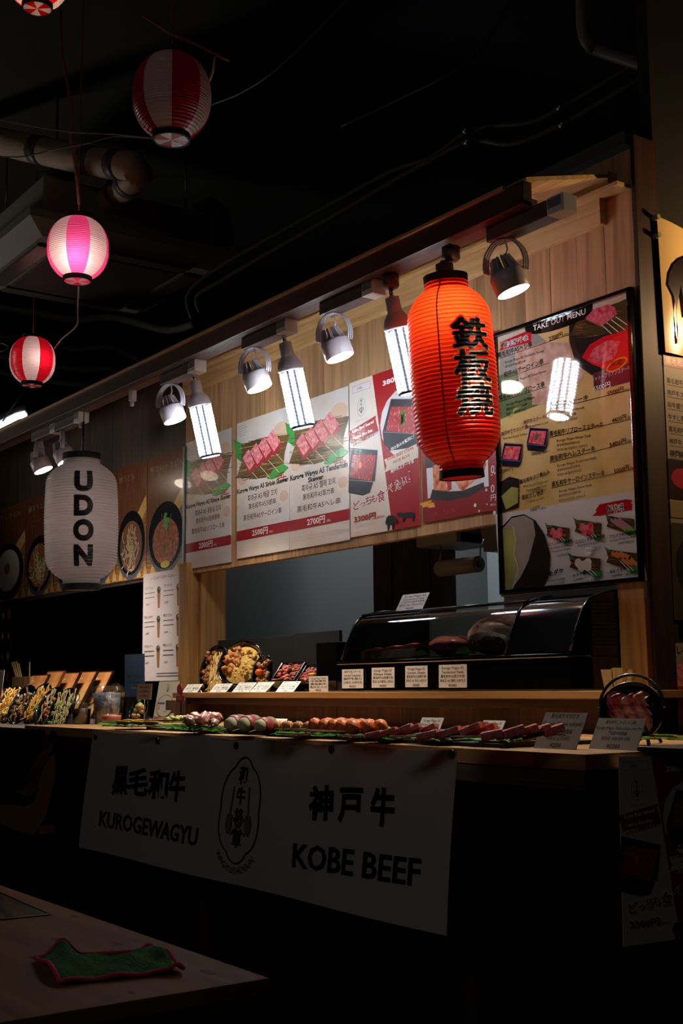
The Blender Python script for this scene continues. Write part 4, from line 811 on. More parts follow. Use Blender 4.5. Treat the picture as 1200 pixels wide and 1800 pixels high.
q = onY(326, 785, UY); tag(MB().bbox((q.x-.004, UY-.012, 1.595), (q.x+.004, UY, 2.17), STEEL, .002).build('poster_edge_strip', None, (q.x, UY, 1.595)), 'thin shiny vertical edge strip between noodle and skewer posters', 'strip')
# cup menu poster
a = onY(252, 1010, UY-.01); b = onY(325, 1003, UY-.01); z0 = onY(325, 1196, UY-.01).z; W = b.x-a.x; H = a.z-z0
t, S = poster('cup_menu_poster', 'tall white cold cup menu poster beside the wooden post', 'poster', (a.x, UY-.01, a.z), W, H, mat('lilac_paper', 'c9bcc0', .5), Y=UY-.01)
S.text('~ Cold Udon Cups ~', .5*W, .065*H, .016, INKG, w=.62*W, align='C')
nm = ['冷うどん', 'サラダ', '肉ぶっかけ', '梅うどん', 'カレー', '明太とろろ']; pr = ['1,000円', '1,000円', '1,100円', '1,000円', '1,000円', '1,100円']
for i in range(6):
    r, c = divmod(i, 2); u = (.05+.46*c)*W; v = (.15+.27*r)*H
    S.text(nm[i], u, v, .013, INK, w=.2*W); 
    for k in range(2): S.line([(u, v+.018+.022*k), (u+.24*W, v+.018+.022*k)], .003, INKG)
    S.text(pr[i], u+.02*W, v+.078, .011, INK)
    cu, cv = u+.34*W, v+.02; S.poly([(cu-.016, cv-.01), (cu+.016, cv-.01), (cu+.010, cv+.075), (cu-.008, cv+.075)], mat('cup_print', '8a5c34', .5)); S.ell(cu, cv-.012, .018, .016, mat('cup_food_print', '3a2618', .5), 14)
    S.ell(cu+.004, cv-.018, .008, .006, [LEAFP, ORAN][i % 2], 8)
for i in range(2): S.line([(.36*W, (.93+.025*i)*H), (.9*W, (.93+.025*i)*H)], .003, INKG)
S.done(t)
# black menu at the left edge
q = onY(22, 1056, UY-.01); z0 = onY(20, 1225, UY-.01).z
t, S = poster('black_menu_poster', 'black photo menu poster at the far left edge below noodle posters', 'poster', (q.x-.5, UY-.01, q.z), .5, q.z-z0, mat('black_poster', '0c0a0a', .4), Y=UY-.01)
W, H = .5, q.z-z0
for r in range(4):
    for c in range(5): S.ell((.1+.2*c)*W, (.14+.22*r)*H, .032, .035, [mat('dish_a', '8a7460', .5), mat('dish_b', 'a87a50', .5), mat('dish_c', '6a4a38', .5)][(r+c) % 3], 16); S.ell((.1+.2*c)*W, (.14+.22*r)*H, .016, .018, [NOOD, ORAN, WHP][(r*2+c) % 3], 10)
    S.line([(0, (.25+.22*r)*H), (W, (.25+.22*r)*H)], .002, SHADP)
S.rect(.8*W, .92*H, .97*W, .99*H, REDP); S.line([(W-.002, 0), (W-.002, H)], .004, SHADP); S.done(t)
# ------------------------------------------------------------------ side wall banners at right
SWX = -2.360
a = onX(1150, 382, SWX); bnw = .42; zb = onX(1165, 620, SWX).z
bt = thing('cream_brush_banner', 'warmly lit cream banner with black brush shape at the right edge', 'banner', a)
CRB = mat('cream_vinyl', 'd8b87c', .25, coat=.4)
MB().grid(lambda u, v: Vector((SWX+.004+.006*math.sin(u*9+1), a.y+bnw*u+.01*v, a.z+(zb-a.z)*v-.03*u*(1-v))), 20, 6, CRB).build('vinyl', bt)
S = Sheet(Vector((SWX+.014, a.y, a.z)), (0, 1, 0), (0, 0, -1))
S.px([(1174, 500), (1176, 480), (1184, 464), (1196, 455), (1215, 450), (1230, 470), (1230, 560), (1206, 556), (1200, 520), (1196, 500), (1190, 540), (1188, 560), (1194, 590), (1198, 602), (1190, 604), (1189, 590), (1192, 570), (1188, 545), (1184, 520), (1179, 510)], mat('dark_brush', '1c0e08', .3, coat=.4)); S.done(bt, 'brush_shape')
for z in (a.z-.005, a.z-.06): MB().cyl((SWX-.01, a.y-.004, z), (SWX+.02, a.y-.004, z), .008, mat('beige_clip', '9a8a6a', .5), n=10).build('clip', bt)
a2 = onX(1165, 622, SWX); z2 = onX(1187, 1090, SWX).z
t = thing('side_menu_poster', 'dim menu poster with red header on side wall below cream banner', 'poster', (SWX, a2.y, a2.z)); H = a2.z-z2; W = .45
MB().box((SWX-.002, a2.y, z2), (SWX, a2.y+W, a2.z), mat('dim_menu_paper', '8f8270', .5)).build('sheet', t); S = Sheet((SWX+.0005, a2.y, a2.z), (0, 1, 0), (0, 0, -1))
S.rect(0, 0, W, .035, REDP); S.text('黒毛和牛コース', .01, .028, .022, WHP)
for i in range(9): S.text(['黒毛和牛A5ヘレ', '神戸牛ステーキ', '和牛握り', '牛すじ煮込み'][i % 4]+'串', .01, .085+i*.036, .016, INK); S.line([(.01, .09+i*.036), (.4, .09+i*.036)], .001, INKG)
S.rect(0, .40*H, W, .55*H, mat('dark_photo', '2a1c18', .4)); S.ell(.06, .47*H, .05, .03, MEATD); S.text('神戸牛重', .01, .39*H, .02, INK); S.rect(0, .56*H, W, .62*H, mat('tan_print', '8a7a58', .5)); S.rect(0, .64*H, W, H, mat('dark_food_print', '3a342a', .5)); S.ell(.1, .8*H, .09, .09, mat('dark_plate_print', '24201c', .4)); S.done(t)
a3 = onX(1187, 1130, SWX); z3 = onX(1194, 1300, SWX).z
t = thing('meat_photo_poster', 'small poster of pink sliced meat low on the side wall', 'poster', (SWX, a3.y, a3.z)); MB().box((SWX-.002, a3.y, z3), (SWX, a3.y+.4, a3.z), mat('pale_poster', '9a8e84', .5)).build('sheet', t)
S = Sheet((SWX+.0005, a3.y, a3.z), (0, 1, 0), (0, 0, -1)); S.text('しゃぶしゃぶ', .005, .03, .02, INK, bold=.02); S.poly([(0, .06), (.4, .05), (.4, .34), (.03, .30), (0, .2)], MEATP); S.poly([(0, .12), (.4, .16), (.4, .2), (0, .15)], MEATD); S.done(t)
d = bpy.data.lights.new('side_lamp', 'POINT'); d.energy = 20; d.color = (1, .62, .3); d.shadow_soft_size = .04; o = bpy.data.objects.new('side_lamp', d); COL.objects.link(o); o.location = (SWX+.30, 3.32, 2.22)
# ------------------------------------------------------------------ white banner on the counter front
VIN = mat('white_vinyl', 'b0abac', .7, spec=.2); BY = 1.765; TLb = onY(165, 1284, BY); TRb = onY(806, 1318, BY); BW = TRb.x-TLb.x; zt = (TLb.z+TRb.z)/2; BH = zt-(1.05-.297*1.725)
def bfn(u, v, l):
    s_, t_ = u/BW, v/BH; sag = .006*math.sin(s_*PI*5)**2*(1-t_)
    return Vector((TLb.x+u-.0*t_, BY-.045*t_-l-.006*math.sin(s_*13+t_*3)*t_-.003*math.sin(s_*31+2)*(1-t_), zt-v-sag))
bn = thing('counter_banner', 'long white vinyl banner lettered KUROGEWAGYU and KOBE BEEF on counter front', 'banner', (TLb.x+BW/2, BY, zt))
MB().grid(lambda a, b: bfn(a*BW, b*BH, 0), 80, 20, VIN).build('vinyl', bn)
def bpl(x, y):
    q = onY(x, y, BY-.02); v = zt-q.z; q = onY(x, y, BY-.045*v/BH); return (q.x-TLb.x, zt-q.z)
S = Sheet(fn=bfn, plane=bpl); BK = mat('banner_ink', '0a0909', .8, spec=.1)
S.lay = 60
for ch, x0, y0, x1, h, in (('黒', 196, 1392, 224, 46), ('毛', 224, 1396, 258, 44), ('和', 258, 1400, 292, 46), ('牛', 293, 1404, 324, 48)): S.tpx(ch, (x0, y0), (x1, y0+2), h, BK, .035)
for ch, x0, y0, x1, h, in (('神', 540, 1436, 584, 54), ('戸', 594, 1440, 636, 56), ('牛', 650, 1446, 692, 60)): S.tpx(ch, (x0, y0), (x1, y0+2), h, BK, .035)
S.tpx('KUROGEWAGYU', (174, 1451), (349, 1486), 29, BK, .016); S.tpx('KOBE BEEF', (511, 1522), (741, 1556), 44, BK, .018)
u, v = S.uv(423, 1422); emblem(S, u, v, .118, mat('banner_grey_ink', '2a282a', .5), mat('banner_dim_ink', '6c686a', .5), True)
S.done(bn)
for x in (170, 278, 415, 584, 797):
    q = Vector(bfn(*bpl(x, 1295+ (x-170)*.048), 0)); q.y -= .002
    MB().lathe([(.004, 0), (.010, 0), (.010, .003), (.004, .003), (.004, 0)], mat('eyelet', '3a3a3c', .3, metal=.8), 16, Matrix.Translation(q) @ Matrix.Rotation(PI/2, 4, 'X')).build('eyelet', bn)
# dark cloth with golden animal at left
ct2 = thing('dark_cloth_banner', 'black cloth with golden curling animal print hanging from the left counter', 'banner', (-5, 1.78, .9))
xr = onY(98, 1300, 1.785).x; zb = onY(98, 1470, 1.785).z; MB().grid(lambda u, v: Vector((-7.2+(xr+7.2)*u, 1.785+.006*math.sin(u*60), .905-(.905-zb)*v)), 80, 4, mat('black_cloth', '0a0808', .9)).build('cloth', ct2)
S = Sheet((-7.2, 1.772, .905), (1, 0, 0), (0, 0, -1)); Go = mat('gold_cloth_print', '8a5c1e', .8)
def smooth(pts, n=5):
    pts = [Vector(p) for p in pts]; o = []
    for i in range(len(pts)-1):
        p0, p1, p2, p3 = pts[max(i-1, 0)], pts[i], pts[i+1], pts[min(i+2, len(pts)-1)]
        for k in range(n): u = k/n; o.append(0.5*((2*p1)+(p2-p0)*u+(2*p0-5*p1+4*p2-p3)*u*u+(3*p1-p0-3*p2+p3)*u**3))
    return [tuple(p) for p in o+[pts[-1]]]
for i in range(7): S.line([S.uv(*p) for p in smooth([(97-i, 1302+i*3), (72+i*2, 1325+i), (56+i*3, 1352), (50+i*3, 1380), (32+i*3, 1393+i), (27+i*3, 1384+i)])], .004, Go)
S.px([(0, 1415), (20, 1414), (40, 1418), (58, 1412), (66, 1390), (72, 1360), (84, 1335), (97, 1322), (97, 1370), (88, 1400), (82, 1430), (70, 1455), (58, 1468), (30, 1460), (0, 1448)], Go); S.px([(66, 1455), (80, 1449), (97, 1452), (95, 1462), (70, 1468)], Go); S.done(ct2, 'gold_print')
# ------------------------------------------------------------------ price cards
CARD = mat('card_white', 'e9e2dc', .45); CINK = mat('card_ink', '1c1716', .6); DX = Vector((1, 0, 0))
def quad_card(label, bl, br_x, top, lines, base_z=None, base_y=None, cat='price card', name='price_card', group=None, m=CARD, foot=True, th=.0015):
    """leaning card: bl = picture point of its lower left corner, top = of its upper left corner, br_x = picture x of lower right"""
    p0 = onZ(*bl, base_z) if base_y is None else onY(*bl, base_y)
    if base_z is not None: p0.z = base_z
    p1 = onX(*top, p0.x); d = ray(br_x, bl[1]); w_ = onY(br_x, bl[1], p0.y).x-p0.x
    V = p0-p1; h = V.length; O = p1; t = thing(name, label, cat, p0, group)
    n = Vector((0, -1, 0)) if abs(V.y) < 1e-4 else V.cross(DX).normalized()
    if n.y > 0: n = -n
    MB().prism([O, O+DX*w_, O+DX*w_+V, O+V], -n*th, m).build('card', t)
    S = Sheet(O, DX, V); S.N = n; S.lay = 2
    for (tx, v, hh, wd) in lines: S.text(tx, .5*w_, v*h, hh*h, CINK, w=min(wd*w_, 9), align='C', bold=.012)
    S.done(t)
    if foot and V.y < -.004: MB().prism([p0+Vector((w_*.3, .004, 0)), p0+Vector((w_*.3, abs(V.y)*.9, 0)), p1+Vector((w_*.3, .002, -h*.35))], (w_*.4, 0, 0), m).build('foot', t)
    return t
SZ = 1.035; K5 = lambda a, b, c, d, e: [(a, .2, .13, .78), (b, .38, .12, .8), (c, .57, .13, .86), (d, .76, .13, .9), (e, .95, .11, .3)]
SHY = 2.515
quad_card('white price card leftmost on the shelf before the noodle bowl', (320, 1217), 346, (330, 1203), K5('焼きそば', 'Yakisoba', '炒麵', '야키소바', '¥900'), base_z=SZ, base_y=2.508)
quad_card('white price card on the shelf between the noodle and fried chicken bowls', (368, 1217), 397, (380, 1202), K5('からあげ丼', 'Fried Chicken', '炸雞', '가라아게', '¥900'), base_z=SZ, base_y=2.508)
quad_card('white price card on the shelf before the tilted fried chicken bowl', (407, 1217), 437, (421, 1200), K5('牛すじ丼', 'Beef Tendon Bowl', '牛筋', '소힘줄 덮밥', '¥1100'), base_z=SZ, base_y=2.508)
quad_card('white price card on the shelf before the egg topped bowl', (438, 1217), 466, (455, 1199), K5('ユッケ丼', 'Yukhoe Bowl', '牛肉', '육회 덮밥', '¥1300'), base_z=SZ, base_y=2.508)
quad_card('larger tilted price card on the shelf before the meat tray', (484, 1222), 515, (498, 1198), K5('神戸牛ステーキ重', 'Kobe Beef Rice Box', '神戶牛飯', '고베규 덮밥', '¥3800'), base_z=SZ, base_y=2.508)
quad_card('upright price card on the shelf before the black box', (543, 1212), 576, (543, 1189), K5('Kuroge Wagyu Yukhoe', '牛肉寿司', '黑毛和牛', '흑와규 스시', '¥950'), base_z=SZ, base_y=2.508)
# ------------------------------------------------------------------ refrigerated display case
FY = 2.52; fx0 = onY(601, 1160, FY).x; fx1 = -2.478; fxm = onY(889, 1160, FY).x; zb = 1.142; dc = thing('display_case', 'glossy black refrigerated glass display case holding raw beef on the shelf', 'display case', ((fx0+fx1)/2, 2.7, SZ))
prof = [(2.52, zb), (2.545, 1.20), (2.575, 1.262), (2.60, 1.288), (2.64, 1.303), (2.70, 1.314), (2.92, 1.322)]
MB().bbox((fx0-.015, FY-.012, SZ), (fx1, 2.93, zb-.012), GBLACK, .004).build('base', dc)
MB().bbox((fx0-.01, FY-.016, zb-.016), (fx1, FY+.012, zb-.004), mat('dark_chrome', '8a8a8a', .15, metal=1), .003).build('front_rail', dc)
h = MB(); pr = [(fxm+.0, y, z) for y, z in prof]+[(fxm, 2.93, zb-.01)]
P2 = smooth([(y, z) for y, z in prof], 5); n_ = len(P2)
h.add([(fxm, y, z) for y, z in P2]+[(fx1, y, z) for y, z in P2], [(i, i+n_, i+n_+1, i+1) for i in range(n_-1)], GBLACK, True)
for xx in (fxm, fx1): h.add([(xx, y, z) for y, z in P2]+[(xx, 2.92, zb-.01), (xx, 2.52, zb-.01)], [list(range(n_+2))], GBLACK)
h.add([(fxm, 2.52, zb-.01), (fx1, 2.52, zb-.01), (fx1, 2.92, zb-.01), (fxm, 2.92, zb-.01)], [(0, 1, 2, 3)], GBLACK); h.build('compressor_housing', dc)
for k in range(12): MB().box((fx1-.001, 2.60, 1.16+k*.011), (fx1+.003, 2.70, 1.164+k*.011), BLACK).build('side_grille_slat', dc)
e = MB()
for (xx) in (fxm, fx1-.004, fx0): e = MB(); e.tube([(xx, y-.002, z+.002) for y, z in prof], .004, mat('edge_metal', '4a4a4c', .2, metal=1), 6).build('edge_trim', dc)
q0, q1 = onY(905, 1141, 2.534), onY(986, 1137, 2.534); MB().bbox((q0.x, 2.528, q0.z-.004), (q1.x, 2.54, q0.z+.004), STEEL, .002).build('control_slot', dc)
q = onY(990, 1082, 2.585); lb = MB(); 
tmpS = Sheet((q.x-.012, 2.583, q.z+.016), (1, 0, 0), (0, .42, -1)); tmpS.lay = 60; BLU = mat('pale_blue_mark', '7aa0c0', .4)
tmpS.line([(.002, .002), (.010, 0), (.020, .004), (.022, .016), (.016, .030), (.008, .030), (.001, .018), (.002, .002)], .0022, BLU); tmpS.line([(.005, .010), (.018, .010)], .002, BLU); tmpS.line([(.012, .004), (.012, .026)], .002, BLU); tmpS.line([(.005, .020), (.018, .018)], .002, BLU); tmpS.done(dc, 'emblem')
cp = MB(); cp.add([(fx0, y, z) for y, z in prof]+[(fx0, 2.92, zb-.01)]+[(fx0+.012, y, z) for y, z in prof]+[(fx0+.012, 2.92, zb-.01)], [list(range(8)), list(range(8, 16))[::-1]]+[[i, i+8, (i+1) % 8+8, (i+1) % 8] for i in range(8)], GBLACK); cp.build('left_cheek', dc)
GLASS = bpy.data.materials.new('case_glass'); GLASS.use_nodes = True; nt = GLASS.node_tree; out = nt.nodes['Material Output']; nt.nodes.remove(nt.nodes['Principled BSDF'])
tb = nt.nodes.new('ShaderNodeBsdfTransparent'); tb.inputs[0].default_value = (.92, .95, .93, 1); gb = nt.nodes.new('ShaderNodeBsdfGlossy'); gb.inputs['Roughness'].default_value = .04
fr = nt.nodes.new('ShaderNodeFresnel'); fr.inputs[0].default_value = 1.5; mr = nt.nodes.new('ShaderNodeMath'); mr.operation = 'MULTIPLY'; mr.inputs[1].default_value = 1.2; nt.links.new(fr.outputs[0], mr.inputs[0])
mx = nt.nodes.new('ShaderNodeMixShader'); nt.links.new(mr.outputs[0], mx.inputs[0]); nt.links.new(tb.outputs[0], mx.inputs[1]); nt.links.new(gb.outputs[0], mx.inputs[2]); nt.links.new(mx.outputs[0], out.inputs[0])
g = MB(); P2 = smooth([(y, z) for y, z in prof], 4); n = len(P2); g.add([(fx0+.013, y, z) for y, z in P2]+[(fxm-.001, y, z) for y, z in P2], [(i, i+n, i+n+1, i+1) for i in range(n-1)], GLASS, True); g.build('curved_glass', dc)
MB().tube([(fx0, 2.61, 1.300), (fxm, 2.61, 1.300)], .005, mat('edge_metal', '4a4a4c', .2, metal=1), 6).build('top_bar', dc)
MB().bbox((fx0+.015, 2.535, zb-.01), (fxm-.003, 2.90, zb+.002), mat('dark_tray', '2a2c2c', .3, metal=.4), .002).build('tray', dc); MB().box((fx0+.013, 2.90, zb), (fxm-.002, 2.915, 1.31), mat('case_back', '6a706e', .4)).build('back_door', dc)
RAW = mat('raw_beef', 'e4564a', .35, var=.55, vscale=45, vcol='f0a898', bump=.3, bscale=70); RAWD = mat('dark_beef', '8a4038', .3, var=.5, vscale=14, vcol='8a5a4c', bump=.4, bscale=30, coat=.7); FATM = mat('beef_fat', 'd4bca8', .35, var=.5, vscale=12, vcol='7a4038', coat=.6, bump=.3); LEAF = mat('bamboo_leaf', '3c8a32', .4, var=.4, vscale=20, vcol='74b04a')
z2 = zb+.003
def slab(name, label, px0, px1, py, Y, dpt, hh, m, group=None, seed=1, cat='meat', T=None):
    a = onY(px0, py, Y); b = onY(px1, py, Y); c = Vector(((a.x+b.x)/2, Y+dpt/2, z2+hh/2)); o = MB().blob(c, ((b.x-a.x)/2*1.08, dpt/2*1.1, hh/2), m, 4, .09, 1.6, seed=seed).build(name, None, Vector((c.x, c.y, z2))); tag(o, label, cat, group); return o
a = onY(634, 1167, 2.56); b = onY(731, 1167, 2.56); rb = thing('beef_block', 'bright red block of raw beef at the left in the display case', 'meat', ((a.x+b.x)/2, 2.6, z2))
MB().grid(lambda u, v: Vector((a.x+(b.x-a.x)*u, 2.56+.09*v+.01*math.sin(u*3), z2+.016+.034*(.6+.4*u)*math.sin(PI*min(1, .15+v*.7))+.004*math.sin(u*19)*v)), 24, 8, RAW).grid(lambda u, v: Vector((a.x+(b.x-a.x)*u, 2.56+.01*math.sin(u*3)*v, z2+(.016+.034*(.6+.4*u)*math.sin(PI*.15))*v)), 24, 2, FATM).build('meat', rb)
slab('wrapped_beef', 'film-wrapped dark beef block in the middle of the display case', 742, 803, 1164, 2.60, .12, .072, RAWD, 'film wrapped beef', 2)
slab('wrapped_beef', 'biggest wrapped beef joint at the right in the display case', 804, 892, 1160, 2.60, .18, .125, FATM, 'film wrapped beef', 5)
sf = onY(858, 1157, 2.555); o = MB().blob((sf.x, 2.56, z2+.028), (.07, .02, .026), mat('film_wrapped_dark', '4a3430', .2, coat=.9, bump=.5, bscale=25), 3, .15, 2, seed=8).build('wrapped_beef_piece', None, (sf.x, 2.56, z2)); tag(o, 'small dark wrapped beef piece in front of the biggest joint', 'meat')
for (x, y, s_, lab) in ((812, 1158, .05, 'green garnish leaf beside the biggest wrapped joint'), (736, 1160, .04, 'green garnish leaf between red block and wrapped beef')):
    q = onY(x, y, 2.55); tag(MB().grid(lambda u, v: Vector((q.x+s_*(u-.5)*1.6, 2.545+.03*v, z2+.004+s_*.5*math.sin(PI*v)*math.sin(PI*u))), 8, 6, LEAF).build('garnish_leaf', None, (q.x, 2.55, z2)), lab, 'leaf', 'green garnish leaves')
for (x0, x1, yt, yb_, l, lab) in ((601, 638, 1177, 1210, K5('神戸牛生ステーキ', 'Kobe Beef Chateaubriand', '神戸牛菲力', '고베규 스테이크', '¥6500'), 'leftmost of four price cards on the display case front'), (653, 693, 1174, 1209, K5('Kuroge Wagyu A5', 'Ribeye Steak', '黒毛和牛A5肋骨牛排', '흑와규 A5 리블로스 스테이크', '¥4400'), 'ribeye steak price card, second on the display case front'), (712, 751, 1171, 1208, K5('Kuroge Wagyu A5', 'Sirloin Steak', '黒毛和牛A5沙朗牛排', '흑와규 A5 등심 스테이크', '¥5000'), 'sirloin steak price card, third on the display case front'), (771, 820, 1169, 1209, K5('Kuroge Wagyu A5', 'Tenderloin Steak', '黒毛和牛A5菲力牛排', '흑와규 A5 헬레 스테이크', '¥5400'), 'tenderloin steak price card, rightmost on the display case front')):
    p0 = onY(x0, yb_, FY-.018); quad_card(lab, (x0, yb_), x1, (x0, yt), l, base_y=FY-.018, group=None, foot=False)
quad_card('slanted price card standing on top of the display case', (695, 1073), 742, (708, 1046), K5('Kuroge Wagyu A5', 'Chateaubriand Steak', '黑毛和牛A5夏多布里昂', '흑와규 A5 샤토브리앙', '¥6500'), base_z=1.317, base_y=2.725)
# ------------------------------------------------------------------ things behind the case, in the kitchen
q0 = onY(383, 1126, 2.80); q1 = onY(600, 1213, 2.80)
tag(MB().bbox((q0.x, 2.80, SZ), (onY(520, 1126, 2.80).x, 2.815, q0.z), MBLACK, .002).build('black_backing_board', None, (q0.x, 2.8, SZ)), 'left black board standing behind the tilted bowls', 'board', 'black boards behind the bowls')
tag(MB().bbox((onY(520, 1126, 2.80).x+.004, 2.79, SZ), (onY(600, 1128, 2.80).x, 2.805, q0.z+.006), MBLACK, .002).build('black_backing_board', None, (q1.x, 2.8, SZ)), 'right black board standing behind the meat trays', 'board', 'black boards behind the bowls')
q = onY(555, 1130, 2.62); q2 = onY(600, 1130, 2.62); tag(MB().bbox((q.x, 2.62, SZ), (q2.x-.03, 2.76, q.z), GBLACK, .004).build('black_box', None, (q.x, 2.62, SZ)), 'plain black box between the meat trays and the display case', 'box')
WS = mat('white_shelf_metal', '9a9c9a', .5); KY = 3.40
a = onY(770, 960, KY); b = onY(842, 960, KY); us = thing('wall_shelf_unit', 'small white kitchen shelf unit seen between red poster and menu board', 'shelf', ((a.x+b.x)/2, KY, a.z))
za, zb2, zc2 = onY(770, 966, KY).z, onY(770, 948, KY).z, onY(775, 925, KY).z
MB().bbox((a.x, KY-.12, za), (b.x, KY+.12, zb2), WS, .004).build('shelf_tray', us); MB().bbox((a.x, KY-.10, zc2), (b.x, KY+.12, zc2+.02), WS, .003).build('shelf_board', us); MB().bbox((b.x-.02, KY-.10, za), (b.x, KY+.12, zc2+.2), WS, .003).build('side_panel', us); MB().bbox((a.x, KY+.10, za), (b.x, KY+.12, zc2+.2), mat('shelf_back', '2a2a2c', .6), .002).build('back_panel', us)
cs = [('c23030', 'red'), ('2c4a9a', 'blue'), ('c8b030', 'yellow'), ('3a3a6a', 'dark blue'), ('b02a2a', 'crimson')]
for i, (c_, n_) in enumerate(cs):
    x = a.x+.085+i*.026; o = MB().bbox((x, KY-.08, zb2), (x+.022, KY+.05, zb2+.085), mat('packet_'+n_.replace(' ', '_'), c_, .4), .003); tag(o.build('spice_packet', None, (x, KY, zb2)), n_+' packet standing on the white kitchen shelf', 'packet', 'packets on the kitchen shelf')
tag(MB().bbox((a.x+.01, KY-.08, zb2), (a.x+.07, KY+.03, zb2+.08), mat('navy_tin', '16182e', .4), .003).build('tin', None, (a.x+.04, KY, zb2)), 'dark navy tin at the left of the coloured packets', 'tin')
pa_ = onY(773, 1000, KY-.1); pb_ = onY(841, 992, KY-.1); rr = .030; pt = thing('paper_towel_roll', 'white paper towel roll on a wire holder below the shelf unit', 'paper roll', pa_)
MB().cyl(pa_, (pb_.x, pa_.y, pa_.z), .033, mat('paper_towel', 'b4b0a8', .9), n=28).build('roll', pt); MB().cyl((pb_.x, pa_.y, pa_.z), (pb_.x+.004, pa_.y, pa_.z), .014, mat('tube_card', '5a4a3a', .8), n=18).build('core', pt); MB().tube([(pb_.x+.01, pa_.y, pa_.z), (pb_.x+.012, pa_.y, pa_.z+.06), (pb_.x+.012, pa_.y+.02, za)], .003, STEEL, 6).tube([(pa_.x-.01, pa_.y, pa_.z), (pa_.x-.012, pa_.y+.02, za)], .003, STEEL, 6).cyl((pa_.x-.01, pa_.y, pa_.z), (pb_.x+.01, pa_.y, pa_.z), .004, STEEL, n=8).build('wire_holder', pt)
q = onY(858, 930, KY); tag(MB().prism([(q.x-.03, KY, q.z-.09), (q.x+.12, KY, q.z-.10), (q.x+.12, KY, q.z+.10), (q.x-.06, KY, q.z+.06)], (0, .2, 0), WS).build('white_hood', None, q), 'pale slanted metal hood right of the kitchen shelf unit', 'hood')
# ------------------------------------------------------------------ bowls on the shelf
BOWLM = mat('black_bowl_glaze', '08080a', .12, coat=.8)
def tilt(loc, rx, rz): return Matrix.Translation(loc) @ Matrix.Rotation(rz, 4, 'Z') @ Matrix.Rotation(rx, 4, 'X')
def bowl_prof(R, H): return [(0, 0), (R*.45, 0), (R*.5, -.0), (R*.55, H*.08), (R*.85, H*.5), (R, H), (R*.97, H*1.01), (R*.94, H*.97), (R*.78, H*.5), (R*.5, H*.2), (0, H*.16)]
NDL = mat('noodle', 'c2a060', .5); SAU = mat('brown_topping', '6a3c1c', .4, var=.5, vscale=30, vcol='a06a30'); FRY = mat('fried_topping', 'b8783a', .6, var=.5, vscale=25, vcol='7a4418', bump=.6, bscale=60); RICE = mat('yellow_rice', 'c8a04c', .6, var=.3, vscale=60, bump=.5, bscale=150)
YOLK = mat('egg_yolk', 'e0581a', .2, coat=.6); GREENS = mat('greens', '3a6a28', .6, var=.4, vscale=30, vcol='7aa040')
def stuff(o): o['kind'] = 'stuff'; return o
